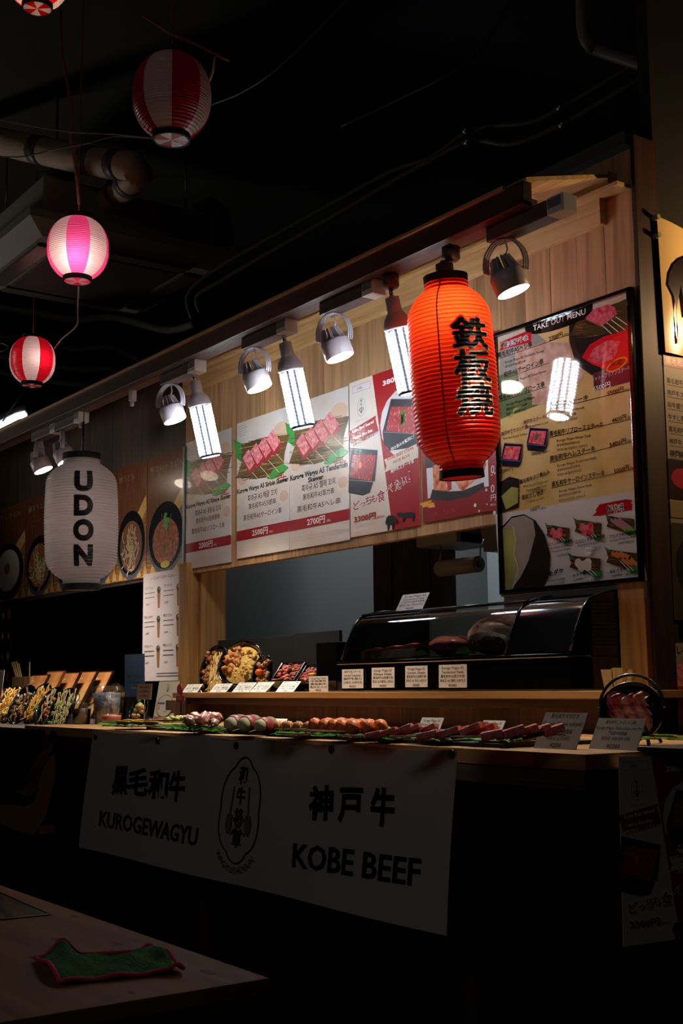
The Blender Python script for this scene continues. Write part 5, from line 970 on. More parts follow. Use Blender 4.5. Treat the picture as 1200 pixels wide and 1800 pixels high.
def food_bowl(name, label, px, py, Y, R, H, rx, rz, kind, base, seed=0, dish='round', group=None):
    c = onY(px, py, Y); T = tilt(c, rx, rz) @ Matrix.Translation((0, 0, -H)); t = thing(name, label, 'bowl', Vector((c.x, c.y, base)), group); rn = random.Random(seed)
    sc = Matrix.Diagonal((1, 1.0, 1, 1)) if dish == 'round' else Matrix.Diagonal((.62, 1.25, 1, 1)); TT = T @ sc
    MB().lathe(bowl_prof(R, H), BOWLM, 40, TT).build('bowl', t)
    low = min((TT @ Vector((R*math.cos(k), R*math.sin(k), z))).z for k in [i*.3 for i in range(21)] for z in (0, H))
    s0 = TT @ Vector((0, -R*.5, 0)); MB().prism([Vector((c.x-.02, c.y+.02, base)), Vector((c.x-.02, c.y+.09, base)), T @ Vector((-.02, .02, .0))], (.04, 0, 0), BLACK).build('stand', t)
    zf = H*.70
    def nood(n, mm, ox, oy, sp, nm='noodles'):
        b_ = MB()
        for i in range(n):
            x0 = ox+rn.uniform(-sp, sp)*R; y0 = oy+rn.uniform(-.5, .5)*R; a1 = rn.uniform(-.5, .5)+PI/2
            b_.tube([TT @ Vector((x0+rn.uniform(-.06, .06)*R+math.cos(a1)*(j-2)*R*.22, y0+math.sin(a1)*(j-2)*R*.22, zf+.004+rn.uniform(0, .012)+.008*math.sin(j*1.7+i))) for j in range(5)], .0026, mm, 5)
        stuff(b_.build(nm, t))
    def lumps(n, mm, ox, oy, sx, sy, r_, nm, am=.25):
        b_ = MB()
        for i in range(n): b_.blob(TT @ Vector((ox+rn.uniform(-sx, sx)*R, oy+rn.uniform(-sy, sy)*R, zf+rn.uniform(0, .015))), r_*rn.uniform(.7, 1.2), mm, 2, am, 2.5, seed=i+seed)
        stuff(b_.build(nm, t))
    if kind == 'noodle': nood(90, NDL, R*.25, -.02, .45); lumps(40, SAU, -R*.4, .01, .35, .6, .010, 'meat_topping', .5)
    elif kind == 'fried': 
        MB().lathe([(0, zf+.015), (R*.5, zf+.012), (R*.80, zf)], RICE, 24, TT).build('rice', t); lumps(60, RICE, R*.25, -.0, .4, .55, .008, 'rice_grains'); lumps(34, FRY, -R*.35, .02, .32, .5, .013, 'fried_pieces', .5)
    elif kind == 'egg': lumps(46, SAU, 0, 0, .55, .65, .009, 'meat_topping', .5); MB().blob(TT @ Vector((-R*.25, -R*.0, zf+.022)), (.017, .017, .015), YOLK, 3, 0).build('egg_yolk', t)
    elif kind == 'green': nood(44, mat('pale_noodle', 'a89468', .5), 0, 0, .6); lumps(34, GREENS, 0, -.01, .6, .6, .008, 'greens')
    elif kind == 'yellow': nood(60, mat('bright_noodle', 'cf9a3c', .5), .0, .0, .6); lumps(6, GREENS, .01, -.02, .3, .3, .010, 'greens')
    elif kind == 'orange': nood(16, mat('pale_noodle', 'a89468', .5), 0, 0, .5); lumps(9, mat('orange_topping', 'c85a24', .4), .0, .0, .45, .45, .011, 'orange_topping'); lumps(5, GREENS, .02, 0, .3, .3, .010, 'greens')
    elif kind == 'brown': nood(20, mat('dim_noodle', '8a6a3c', .5), 0, 0, .5); lumps(30, SAU, 0, 0, .55, .55, .009, 'meat_topping', .5)
    elif kind == 'sliver': lumps(6, GREENS, 0, .02, .3, .5, .010, 'greens'); lumps(8, mat('tan_topping', '9a7a4a', .5), 0, -.01, .4, .4, .012, 'tan_topping')
    return t
RX = math.radians(62)
food_bowl('noodle_bowl', 'tilted black bowl of fried noodles leftmost on the shelf', 376, 1180, 2.66, .105, .05, RX, math.radians(42), 'noodle', SZ, 1, dish='oval')
food_bowl('fried_chicken_bowl', 'tilted black bowl of fried chicken and yellow rice on shelf', 421, 1166, 2.66, .105, .06, math.radians(66), math.radians(28), 'fried', SZ, 2)
food_bowl('egg_bowl', 'tilted dark bowl with orange egg yolk on the shelf', 461, 1184, 2.66, .07, .04, math.radians(62), math.radians(42), 'egg', SZ, 3, dish='oval')
def tray(label, px, py, Y, w_, d_, seed, egg):
    c = onY(px, py, Y); T = tilt(c, math.radians(48), math.radians(12)); t = thing('meat_tray', label, 'tray', Vector((c.x, c.y, SZ)), 'meat trays on the shelf'); s = MB(); rn = random.Random(seed)
    s.bbox((-w_/2, -d_/2, -.04), (w_/2, d_/2, -.02), BOWLM, .003, T)
    for lo, hi in (((-w_/2, -d_/2, -.04), (-w_/2+.006, d_/2, 0)), ((w_/2-.006, -d_/2, -.04), (w_/2, d_/2, 0)), ((-w_/2, -d_/2, -.04), (w_/2, -d_/2+.006, 0)), ((-w_/2, d_/2-.006, -.04), (w_/2, d_/2, 0))): s.bbox(lo, hi, BOWLM, .002, T)
    s.build('box', t); m_ = MB()
    for i in range(60): x, y = rn.uniform(-w_*.4, w_*.4), rn.uniform(-d_*.4, d_*.4); m_.blob(T @ Vector((x, y, -.010)), (.016, .009, .006), [RAW, mat('cooked_slice', '8a4a3c', .4)][i % 2], 1, .3, 2, T=Matrix.Rotation(rn.uniform(0, 3), 3, 'Z'), seed=i)
    stuff(m_.build('meat_strips', t))
    if egg: MB().blob(T @ Vector((w_*.2, -d_*.1, 0)), (.022, .016, .008), mat('omelette', 'd89a3c', .5), 2, .1).build('omelette', t)
    MB().prism([Vector((c.x-.02, c.y, SZ)), Vector((c.x-.02, c.y+.07, SZ)), T @ Vector((-.02, .04, -.04))], (.04, 0, 0), BLACK).build('stand', t)
tray('black box of shredded red meat on the shelf, left of two', 505, 1180, 2.66, .13, .10, 5, False); tray('black box of meat with yellow omelette on the shelf, right of two', 544, 1183, 2.69, .10, .09, 6, True)
# ------------------------------------------------------------------ skewers on the counter
STK = mat('bamboo_stick', 'b89a68', .6); MATM = mat('dark_straw_mat', '4a3a22', .8, var=.5, vscale=60, vcol='7a6238', bump=.5, bscale=120); SLATE = mat('slate_plate', '15161a', .5, bump=.3, bscale=40); WRAP = mat('wrapped_pink', '8a1c28', .35, var=.7, vscale=70, vcol='d8b0a8'); MUSH = mat('mushroom_white', 'e6deb4', .6); RADM = mat('radish_ring', 'a83c44', .4); SHR = mat('shrimp_orange', 'f06a1c', .4, var=.5, vscale=90, vcol='f09040', bump=.3, bscale=90); SHW = mat('shrimp_pale', 'd8b070', .45, var=.4, vscale=30, vcol='e08840'); CUBE = mat('beef_cube', 'd84a46', .4, var=.5, vscale=70, vcol='ee948c', bump=.2, bscale=100); YEL = mat('yellow_pepper', 'c89018', .4, var=.3, vscale=20); GRN = mat('green_onion', '7a9a38', .5, var=.3, vscale=30, vcol='b8b860')
Z0 = CTOP
def slate(px0, px1, y0, y1, label):
    a = onY(px0, 1290, 1.95).x; b = onY(px1, 1290, 1.95).x; o = MB().bbox((a, y0, Z0), (b, y1, Z0+.009), SLATE, .002).build('slate_plate', None, ((a+b)/2, (y0+y1)/2, Z0)); tag(o, label, 'plate', 'slate plates under the skewers')
slate(300, 520, 1.86, 2.12, 'slate plate under the meat wrapped mushroom skewers'); slate(525, 690, 1.84, 2.10, 'slate plate under the orange shrimp skewers'); slate(696, 950, 1.84, 2.12, 'slate plate under the raw beef skewers'); slate(1118, 1215, 1.95, 2.13, 'round-edged slate plate with greens at the far right')
def straw_tray(px0, px1, py, label, w_=.10):
    a = onZ(px0, py, Z0+.009); b = onZ(px1, py, Z0+.009); t = thing('straw_mat', label, 'mat', ((a.x+b.x)/2, a.y, Z0+.0095), 'straw mats with leaves'); rn = random.Random(px0)
    s = MB().bbox((a.x, a.y, Z0+.0095), (b.x, a.y+w_, Z0+.013), MATM, .001)
    for i in range(50):
        x = rn.uniform(a.x, b.x); y = rn.uniform(a.y-.004, a.y+w_); an = rn.gauss(0, .25); l = rn.uniform(.02, .05); d = Vector((math.cos(an), math.sin(an)*.6, 0))*l; p = Vector((x, y, Z0+.015+rn.uniform(0, .004))); s.tube([p-d, p, p+d], .0018, MATM, 4)
    stuff(s.build('straw', t)); l_ = MB()
    for i in range(int(40*(b.x-a.x)/.3)+14):
        x = rn.uniform(a.x, b.x); y = a.y+rn.uniform(-.026, w_*.4); an = rn.gauss(.1, .5); L = rn.uniform(.03, .06); d = Vector((math.cos(an), math.sin(an), 0)); n = Vector((-d.y, d.x, 0)); p = Vector((x, y, Z0+.018+rn.uniform(0, .004)))
        tz = rn.uniform(-.009, .006); l_.add([p-d*L+Vector((0, 0, -tz)), p+n*.004+Vector((0, 0, .006)), p+d*L+Vector((0, 0, tz)), p-n*.004+Vector((0, 0, -.003))], [(0, 1, 2, 3)], LEAF)
    stuff(l_.build('bamboo_leaves', t)); return t
straw_tray(188, 310, 1277, 'straw mat with leaves under the yellow pepper skewers', .12); straw_tray(300, 395, 1284, 'straw mat with leaves under the rolled meat skewers', .12); straw_tray(382, 470, 1289, 'straw mat under the big mushroom skewers'); straw_tray(465, 560, 1293, 'straw mat under the pale shrimp skewers'); straw_tray(560, 650, 1297, 'straw mat under the orange shrimp skewers'); straw_tray(636, 722, 1299, 'straw mat under the first red beef skewers'); straw_tray(728, 832, 1302, 'straw mat under the middle beef skewers'); straw_tray(840, 945, 1305, 'straw mat under the right beef skewers')
ZK = Z0+.022
def skewer(kind, px, py, label, ang=-.15, L=.11, group=None, s=1.0, m=None, stick=.06, n=None, lift=0):
    """food base point px,py on the counter; runs away from the viewer along ang from +Y"""
    p = onZ(px, py, ZK); d = Vector((math.sin(ang), math.cos(ang), 0)); x_ = Vector((d.y, -d.x, 0)); zz = Vector((0, 0, 1)); t = thing('food_skewer', label, 'skewer', Vector((p.x, p.y, ZK)), group); h0 = .012*s+lift; c = p+zz*h0
    MB().tube([c-d*stick, c+d*L*1.02], .0016, STK, 6).build('stick', t); R3 = Matrix((x_, d, zz)).transposed(); N_ = n or 3
    for i in range(N_):
        q = c+d*L*(i+.5)/N_
        if kind == 'cube':
            T = Matrix.Translation(q+zz*(.003+.006*i)) @ R3.to_4x4() @ Matrix.Rotation(.2+.1*i, 4, 'X'); b_ = MB().bbox((-.019*s, -L/N_*.50, -.0075*s), (.019*s, L/N_*.50, .0075*s), CUBE, .003, T); b_.build('beef_piece', t)
        elif kind == 'shrimp':
            b_ = MB(); n9 = 13; b_.tube([q+d*(L/N_*.62*(k/12-.5))+x_*(.004*s*math.sin(k*.6))+zz*(.006*s*math.sin(PI*k/12)+.003) for k in range(n9)], [(.006+.011*math.sin(PI*min(1, .12+k/12*.95))**.7)*s*(1.0 if k % 2 else .86) for k in range(n9)], m or SHR, 12)
            b_.add([q+d*(L/N_*.30)+zz*.004, q+d*(L/N_*.52)+x_*.010*s+zz*.008, q+d*(L/N_*.56)+zz*.010, q+d*(L/N_*.52)-x_*.010*s+zz*.008], [(0, 1, 2, 3)], m or SHR); b_.build('shrimp', t)
        elif kind == 'roll': MB().blob(q+zz*.004, (.014*s, L/N_*.52, .013*s), m or WRAP, 3, .2, 2.2, R3, i+int(px)).build('meat_roll', t)
        elif kind == 'pepper': MB().blob(q, (.007*s, L/N_*.6, .006*s), m or YEL, 2, .1, 2, R3, i).build('vegetable_piece', t)
    return t
# yellow and green, far left
RZ = -1.25
skewer('pepper', 205, 1277, 'yellow pepper strip skewer lying at the far left end', ang=-RZ, L=.17, group='vegetable skewers', n=3); skewer('pepper', 215, 1274, 'second yellow pepper strip skewer behind the first', ang=-RZ, L=.15, group='vegetable skewers', n=3)
for i, (x, y) in enumerate(((288, 1276), (296, 1273), (304, 1276), (312, 1272))): skewer('pepper', x, y, 'green onion and tomato skewer, number %s from the yellow ones' % ['one', 'two', 'three', 'four'][i], ang=.3, L=.08, m=GRN if i % 2 == 0 else mat('tomato_green', 'a89a38', .4, var=.8, vscale=40, vcol='b03a20'), group='vegetable skewers', s=1.5, n=4)
q = onZ(196, 1271, Z0); mr_ = thing('wrapped_roll', 'white ended meat wrapped roll at the left end of the counter', 'skewer', q); T = Matrix.Translation(q+Vector((0, 0, .020))) @ Matrix.Rotation(PI/2, 4, 'Y') @ Matrix.Rotation(.3, 4, 'X')
MB().lathe([(0, -.03), (.014, -.028), (.018, -.015), (.018, .012)], MUSH, 18, T).build('mushroom_stem', mr_); MB().lathe([(.019, -.012+.02), (.021, .0+.02), (.021, .06), (.019, .075), (0, .078)], WRAP, 18, T).build('meat_wrap', mr_)
for i, (x, y, sz, an) in enumerate(((322, 1278, 1.2, .2), (334, 1274, 1.4, 0), (349, 1277, 1.3, -.1), (363, 1276, 1.4, -.5), (375, 1281, .9, -1.0))):
    skewer('roll', x, y, 'red and white meat roll skewer, %s' % ['by the green onions', 'upright looking and tallest', 'beside the tallest', 'right of the middle', 'smallest, before the mushrooms'][i], ang=an, L=.07, s=sz, n=2, group='rolled meat skewers')
def mushroom(px, py, label, r=.0215, group='mushroom skewers'):
    p = onZ(px, py, ZK); t = thing('mushroom_skewer', label, 'skewer', p, group); c = p+Vector((0, 0, r*.95)); D = Vector((.42, -.9, 0)).normalized(); T = Matrix.Translation(c) @ D.to_track_quat('Z', 'Y').to_matrix().to_4x4()
    MB().lathe([(0, .020), (r*.4, .019), (r*.75, .012), (r*.92, 0), (r*.98, -.006)], MUSH, 24, T).build('mushroom_face', t); MB().lathe([(r*.97, .002), (r*1.08, -.004), (r*1.12, -.014), (r*1.06, -.026), (r*.9, -.030)], RADM, 24, T).build('meat_wrap', t); MB().lathe([(r*.95, -.028), (r*1.15, -.034), (r*1.1, -.044), (r*.8, -.05), (0, -.052)], mat('mushroom_cap', 'a88c68', .6), 24, T).build('mushroom_cap', t); MB().cyl(c-D*.04, c+D*.055-Vector((0, 0, .014)), .0018, STK, n=6).build('stick', t)
mushroom(407, 1288, 'leftmost white-faced mushroom wrapped in meat'); mushroom(430, 1289, 'middle white-faced mushroom wrapped in meat'); mushroom(459, 1289, 'rightmost white-faced mushroom, lowest of the three', .019)
for i, (x, y) in enumerate(((464, 1287), (480, 1288), (500, 1289), (517, 1290))): skewer('shrimp', x, y, 'pale cream and orange shrimp skewer, %s' % ['first beside the mushrooms', 'second from the mushrooms', 'third from the mushrooms', 'nearest the bright orange ones'][i], ang=1.15, L=.055, s=.8, m=SHW, n=2, group='pale shrimp skewers', stick=.03)
for i, (x, y) in enumerate(((543, 1291), (560, 1293), (576, 1294), (590, 1295), (608, 1296))): skewer('shrimp', x, y, 'bright orange shrimp skewer, %s' % ['leftmost of five', 'second of five', 'middle of five', 'fourth of five', 'rightmost of five'][i], ang=.28, L=.10, s=1.05, group='orange shrimp skewers', n=3)
for i, (x, y) in enumerate(((644, 1301), (658, 1301), (686, 1300))): skewer('cube', x, y, 'thin raw beef skewer in the left beef group, %s' % ['nearest the shrimp', 'middle one', 'rightmost one'][i], ang=.9, L=.10, s=.75, group='raw beef skewers', n=3)
for i, (x, y) in enumerate(((735, 1305), (765, 1303), (795, 1304))): skewer('cube', x, y, 'raw beef skewer in the middle beef group, %s' % ['nearest and longest', 'behind its card', 'rightmost one'][i], ang=.95, L=.13-.02*i, s=.95, group='raw beef skewers', n=3)
for i, (x, y) in enumerate(((845, 1307), (870, 1305), (893, 1304), (916, 1304))): skewer('cube', x, y, 'red beef cube skewer in the right beef group, %s' % ['first from the left', 'second from the left', 'third, beside the big card', 'last, partly behind the big card'][i], ang=.7, L=.085, s=1.1, group='raw beef skewers', n=2)
CK = lambda a, b: [(a, .45, .22, .8), (b, .85, .2, .6)]
quad_card('small price card behind the mushroom skewers', (475, 1274), 499, (481, 1263), CK('マコモダケ', '¥700'), base_z=Z0); quad_card('tiny price card behind the orange shrimp skewers', (554, 1277), 578, (559, 1266), CK('有頭エビ', '¥850'), base_z=Z0)
quad_card('tiny price card behind the rolled meat skewers', (339, 1268), 351, (342, 1259), CK('和牛巻き', '¥650'), base_z=Z0); quad_card('small price card behind the left beef skewers', (637, 1290), 668, (645, 1268), [('牛寿司二貫¥1200', .38, .18, .8), ('Kuroge', .75, .16, .5)], base_z=Z0)
quad_card('ribeye skewer price card behind the middle beef skewers', (728, 1298), 766, (742, 1261), K5('Kuroge Wagyu A5', 'Ribeye Skewer 50g', '黑毛和牛A5肋骨側串', '흑와규 A5 꽃등심 꼬치', '¥2300'), base_z=Z0); quad_card('sirloin skewer price card behind the right beef skewers', (836, 1302), 874, (850, 1266), K5('Kuroge Wagyu A5', 'Sirloin Skewer 50g', '黑毛和牛A5沙朗串', '흑와규 A5 채끝 꼬치', '¥2500'), base_z=Z0)
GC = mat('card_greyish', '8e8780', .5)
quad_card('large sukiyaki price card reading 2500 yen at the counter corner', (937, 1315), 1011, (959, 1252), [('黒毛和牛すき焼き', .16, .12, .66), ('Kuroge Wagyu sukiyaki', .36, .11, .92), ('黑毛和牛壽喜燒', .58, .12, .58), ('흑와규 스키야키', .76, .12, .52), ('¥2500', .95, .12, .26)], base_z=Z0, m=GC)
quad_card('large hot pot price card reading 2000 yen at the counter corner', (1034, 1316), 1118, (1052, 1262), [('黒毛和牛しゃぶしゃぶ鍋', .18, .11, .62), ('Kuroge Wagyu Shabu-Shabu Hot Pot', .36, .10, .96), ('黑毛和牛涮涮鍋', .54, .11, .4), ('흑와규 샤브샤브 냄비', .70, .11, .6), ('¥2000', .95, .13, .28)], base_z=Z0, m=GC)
# sliced beef in a black pot, chopsticks, greens
pc = onY(1108, 1246, 2.14); PT = tilt(pc, math.radians(66), math.radians(34)) @ Matrix.Translation((0, 0, -.035)) @ Matrix.Scale(.64, 4); pt = thing('beef_hot_pot', 'black iron pot of sliced pink beef tilted on a stand at right', 'pot', (pc.x, pc.y, Z0))
MB().lathe([(0, 0), (.085, 0), (.105, .015), (.110, .04), (.106, .041), (.100, .018), (.08, .006), (0, .006)], mat('cast_iron', '0c0c0e', .35, coat=.3), 44, PT).build('pot', pt)
MB().tube([PT @ Vector((.110*math.cos(a), .012+.118*math.sin(a), .04+.012*math.sin(a))) for a in [math.radians(k) for k in range(0, 181, 10)]], .004, mat('cast_iron', '0c0c0e', .35), 6).build('handle', pt)
SLI = mat('sliced_beef', 'b03040', .4, var=.75, vscale=38, vcol='e0a8a0', bump=.3, bscale=60)
for k in range(4):
    MB().grid(lambda u, v: PT @ Vector((-.075+.135*u+.012*math.sin(v*4+k), -.07+.03*k+.05*v-.008*math.cos(u*9+k)*v, .016+.010*k*.6+.010*math.sin(PI*v)+.004*math.sin(u*22+k))), 26, 6, SLI).build('beef_slice', pt)
bs_ = PT @ Vector((0, 0, 0))
MB().tube([(bs_.x-.05, bs_.y+.01, Z0+.002), (bs_.x-.035, bs_.y, bs_.z-.02), (bs_.x-.02, bs_.y, bs_.z+.03)], .004, BLACK, 6).tube([(bs_.x+.06, bs_.y-.02, Z0+.002), (bs_.x+.035, bs_.y, bs_.z-.02), (bs_.x+.02, bs_.y, bs_.z+.03)], .004, BLACK, 6).tube([(bs_.x, bs_.y+.09, Z0+.002), (bs_.x, bs_.y+.02, bs_.z+.02)], .004, BLACK, 6).build('stand', pt)
b_ = MB(); rn = random.Random(11); a = onZ(1140, 1303, Z0+.01)
for i in range(36): p = Vector((a.x+rn.uniform(-.08, .10), a.y+rn.uniform(0, .09), Z0+.014+rn.uniform(0, .006))); d = Vector((rn.uniform(.5, 1), rn.uniform(-.5, .5), 0))*.03; b_.tube([p-d, p, p+d], .002, GRN if i % 2 else LEAF, 4)
o = b_.build('green_garnish', None, (a.x, a.y, Z0+.01)); o['kind'] = 'stuff'; o['label'] = 'pile of thin green garnish on the slate plate at far right'; o['category'] = 'garnish'
cc = onY(1085, 1235, 2.42); chp = thing('chopstick_holder', 'wooden holder with thick bundle of wooden sticks behind the pot', 'holder', (cc.x, 2.42, Z0)); hb = MB(); 
hb.lathe([(0, 0), (.038, 0), (.04, .10), (.036, .10), (.035, .004), (0, .004)], BLACK, 4, Matrix.Translation((cc.x, 2.42, Z0)) @ Matrix.Rotation(PI/4, 4, 'Z'), False).build('cup', chp)
for (px0, px1, py, ln, k) in ((1060, 1080, 1177, -.02, 0), (1079, 1086, 1174, -.005, 1), (1087, 1099, 1174, -.01, 2), (1108, 1116, 1177, .004, 3)):
    a = onY(px0, py, 2.42); b = onY(px1, py, 2.42); MB().prism([(a.x, 2.41, a.z), (b.x, 2.41, a.z), (b.x-ln*.6+(cc.x-b.x)*.5, 2.41, Z0+.02), (a.x-ln*.6+(cc.x-a.x)*.5, 2.41, Z0+.02)], (0, .012, 0), mat('chopstick_wood', 'c8a870', .6)).build('chopstick_bundle', chp)
# ------------------------------------------------------------------ left stall items
ZL = CTOP-.012
def lbowl(label, px, py, R, kind, seed): food_bowl('noodle_bowl', label, px, py, 2.02, R, .035, math.radians(50), math.radians(38), kind, ZL, seed, 'oval', 'tilted noodle bowls on the left counter')
for (px, py, k, lab) in ((14, 1240, 'yellow', 'tilted bowl of yellow noodles and greens at the far left edge'), (38, 1238, 'brown', 'tilted black bowl second from the left edge'), (66, 1236, 'yellow', 'tilted bowl of yellow noodles before the first framed card'), (86, 1243, 'orange', 'tilted bowl with orange topping on the left counter'), (108, 1246, 'green', 'tilted oval bowl of pale noodles and greens, rightmost of the bowls')): lbowl(lab, px, py, .088, k, px)
t_ = food_bowl('noodle_bowl', 'bowl with orange tempura at the very left edge', 3, 1222, 2.25, .06, .035, math.radians(50), math.radians(38), 'orange', ZL, 77)
food_bowl('green_dish', 'tilted dark dish with green topping beside the white stand sign', 243, 1248, 2.1, .055, .03, math.radians(55), math.radians(40), 'sliver', ZL, 31, 'oval')
FRB = mat('dark_red_frame', '2a100c', .4); FRW = mat('brown_frame', '5a3416', .5); PIC = mat('orange_noodle_print', 'b8683a', .12, coat=1, var=.5, vscale=9, vcol='d89a5c')
for i, (bx, tx, ty, fm, lab) in enumerate(((18, 57, 1186, FRB, 'dark red framed noodle card, leftmost of five on the left counter'), (44, 84, 1180, FRW, 'brown wooden framed noodle card, second of five'), (72, 112, 1182, FRB, 'dark framed noodle card, middle of five on the left counter'), (100, 142, 1180, FRB, 'dark framed orange noodle card, fourth of five'), (130, 170, 1180, FRB, 'framed noodle card behind the parfait glass, rightmost of five'))):
    p0 = onZ(bx, 1262, ZL); p1 = onX(tx, ty, p0.x); w_ = onY(bx+29, 1262, p0.y).x-p0.x; V = p0-p1; n = V.cross(DX).normalized(); n = -n if n.y > 0 else n
    t = thing('framed_menu_card', lab, 'framed card', p0, 'framed noodle cards'); MB().prism([p1, p1+DX*w_, p1+DX*w_+V, p1+V], -n*.012, fm).build('frame', t); S = Sheet(p1, DX, V); S.N = n; S.lay = 48; h = V.length; f_ = .008
    S.rect(f_, f_, w_-f_, h-f_, PIC); S.poly([(f_, h*.75), (w_*.6, h*.35), (w_-f_, h*.5), (w_-f_, h-f_), (f_, h-f_)], mat('tan_card_print', 'c89a60', .12, coat=1)); S.ell(w_*.5, h*.62, w_*.28, h*.14, mat('card_bowl', '3a3a48', .12, coat=1)); S.ell(w_*.5, h*.60, w_*.22, h*.10, [ORAN, NOOD][i % 2]); S.text('うどん', w_*.2, h*.18, .012, WHP); S.done(t)
    MB().prism([p0+Vector((w_*.4, .02, 0)), p0+Vector((w_*.4, abs(V.y)*.95, 0)), p1+Vector((w_*.4, .006, -h*.2))], (w_*.2, 0, 0), fm).build('stand', t)
q = onY(36, 1225, 2.53); cb = thing('chopstick_box', 'light wooden box of wooden chopsticks at the far left', 'holder', (q.x, 2.45, ZL)); zt_ = onY(30, 1190, 2.5).z; x0_, x1_ = onY(21, 1200, 2.5).x, onY(52, 1200, 2.5).x
bw = wood('pale_box_wood', 'b08a58', '8a683c', 'Z', rnd=.05)
for lo, hi in (((x0_, 2.50, ZL), (x1_, 2.505, zt_)), ((x0_, 2.58, ZL), (x1_, 2.585, zt_)), ((x0_, 2.505, ZL), (x0_+.005, 2.58, zt_)), ((x1_-.005, 2.505, ZL), (x1_, 2.58, zt_)), ((x0_, 2.50, ZL), (x1_, 2.585, ZL+.004))): MB().bbox(lo, hi, bw, .001).build('side', cb)
for k, (xa_, xb_, yy) in enumerate(((19, 40, 1164), (23, 41, 1163), (27, 43, 1162), (31, 45, 1166), (51, 50, 1163))):
    a = onY(xa_, yy, 2.53+k*.008); b = onY(xb_, 1215, 2.53+k*.008); MB().prism([a, a+Vector((.012 if k < 4 else .006, 0, 0)), b+Vector((.012, 0, -.05)), b+Vector((0, 0, -.05))], (0, .005, 0), mat('chopstick_wood', 'c8a870', .6)).build('chopsticks', cb)
CLEAR = bpy.data.materials.new('clear_plastic'); CLEAR.use_nodes = True; nt = CLEAR.node_tree; out = nt.nodes['Material Output']; nt.nodes.remove(nt.nodes['Principled BSDF']); tb = nt.nodes.new('ShaderNodeBsdfTransparent'); tb.inputs[0].default_value = (.86, .87, .9, 1); gb = nt.nodes.new('ShaderNodeBsdfGlossy'); gb.inputs['Roughness'].default_value = .08; mx = nt.nodes.new('ShaderNodeMixShader'); mx.inputs[0].default_value = .16; nt.links.new(tb.outputs[0], mx.inputs[1]); nt.links.new(gb.outputs[0], mx.inputs[2]); nt.links.new(mx.outputs[0], out.inputs[0])
def cup(name, label, px, py, Y, r0, r1, H, fills, lid=None, base=ZL, cat='cup', ridges=0):
    x = onY(px, py, Y).x; T = Matrix.Translation((x, Y, base)); t = thing(name, label, cat, (x, Y, base)); MB().lathe([(0, .002), (r0, .002)]+[(r0+(r1-r0)*k/8+(.003 if k % 2 and ridges else 0), .002+(H-.002)*k/8) for k in range(9)]+[(r1+.003, H), (r1+.003, H+.003)], CLEAR, 28, T).build('clear_cup', t)
    for i, (z0, z1, m_, nm) in enumerate(fills): k0 = r0+(r1-r0)*z0/H-.003; k1 = r0+(r1-r0)*z1/H-.003; MB().lathe([(0, z0), (k0, z0), (k1, z1), (0, z1+.004)], m_, 24, T).build(nm, t)
    if lid: MB().lathe([(r1*math.cos(a), H+r1*math.sin(a)*1.1) for a in [k*PI/16 for k in range(9)]], CLEAR, 28, T).build('dome_lid', t)
    return t, T
BRN = mat('brown_jelly', '3a2016', .4, var=.4, vscale=20); PNK = mat('pink_cream', 'c05a5c', .5); ICE = mat('ice_lumps', '8a8c98', .2, coat=.8, var=.4, vscale=25, bump=.8, bscale=40)
cup('clear_cup', 'clear cup with brown filling beside the noodle bowls', 143, 1262, 2.0, .034, .042, .10, [(.004, .07, BRN, 'brown_filling')])
cup('clear_pitcher', 'ribbed clear container of crushed ice in front of framed card', 187, 1262, 2.08, .045, .060, .155, [(.004, .13, ICE, 'crushed_ice')], ridges=1, cat='container')
cup('parfait_cup', 'domed clear cup with dark dessert and orange topping', 203, 1200, 2.28, .032, .042, .125, [(.02, .10, mat('dark_dessert', '24140e', .4), 'dessert'), (.10, .13, mat('orange_cream', 'b85a28', .5, var=.6, vscale=60, vcol='5a7a30'), 'topping')], lid=1)
cup('dessert_cup', 'low clear cup with pink top and dark base at counter end', 196, 1265, 1.97, .034, .038, .055, [(.004, .028, BRN, 'dark_base'), (.03, .05, PNK, 'pink_top')])
tt_ = quad_card('white handwritten card on a pole before the dark dish', (240, 1230), 265, (242, 1202), [('麺大盛り', .3, .14, .7), ('+100円', .55, .13, .6), ('noodles', .8, .1, .6)], base_y=2.08, foot=False, m=mat('dim_card', '9a9298', .6)); q = onY(253, 1230, 2.08); MB().cyl((q.x, 2.082, ZL), (q.x, 2.082, q.z+.02), .0018, STEEL, n=6).build('pole', tt_)
bp_ = quad_card('blue and white menu sign standing behind the parfait cup', (219, 1225), 254, (219, 1151), [('冷やしうどん', .55, .06, .7), ('Cold Udon', .68, .05, .5)], base_y=2.42, foot=False, m=mat('blue_sign', '3c6a9a', .4), name='menu_sign', cat='sign')
p = onY(219, 1225, 2.42-.001); a = onY(254, 1160, 2.42); S = Sheet(onY(219, 1151, 2.4195), (1, 0, 0), (0, 0, -1)); cl_ = mat('cloud_print', 'a8a49c', .5); W = a.x-p.x
for (u, v, r) in ((.3, .45, .22), (.55, .38, .26), (.8, .42, .24), (.5, .6, .45), (.75, .65, .3)): S.ell(u*W, v*.15, r*W, r*W*.7, cl_, 18)
S.done(bp_); MB().bbox((p.x, 2.424, ZL), (p.x+W, 2.45, p.z+.01), BLACK, .003).build('stand', bp_)
st = quad_card('white curved stand sign with round badge at the counter end', (269, 1263), 304, (280, 1198), [], base_z=Z0, m=mat('ivory_card', 'c2b8a4', .5), name='stand_sign', cat='sign')
p0 = onZ(269, 1263, Z0); p1 = onX(280, 1198, p0.x); V = p0-p1; S = Sheet(p1, DX, V); S.N = V.cross(DX).normalized()*(-1 if V.cross(DX).normalized().y > 0 else 1); S.lay = 72; w_ = onY(304, 1263, p0.y).x-p0.x; h = V.length
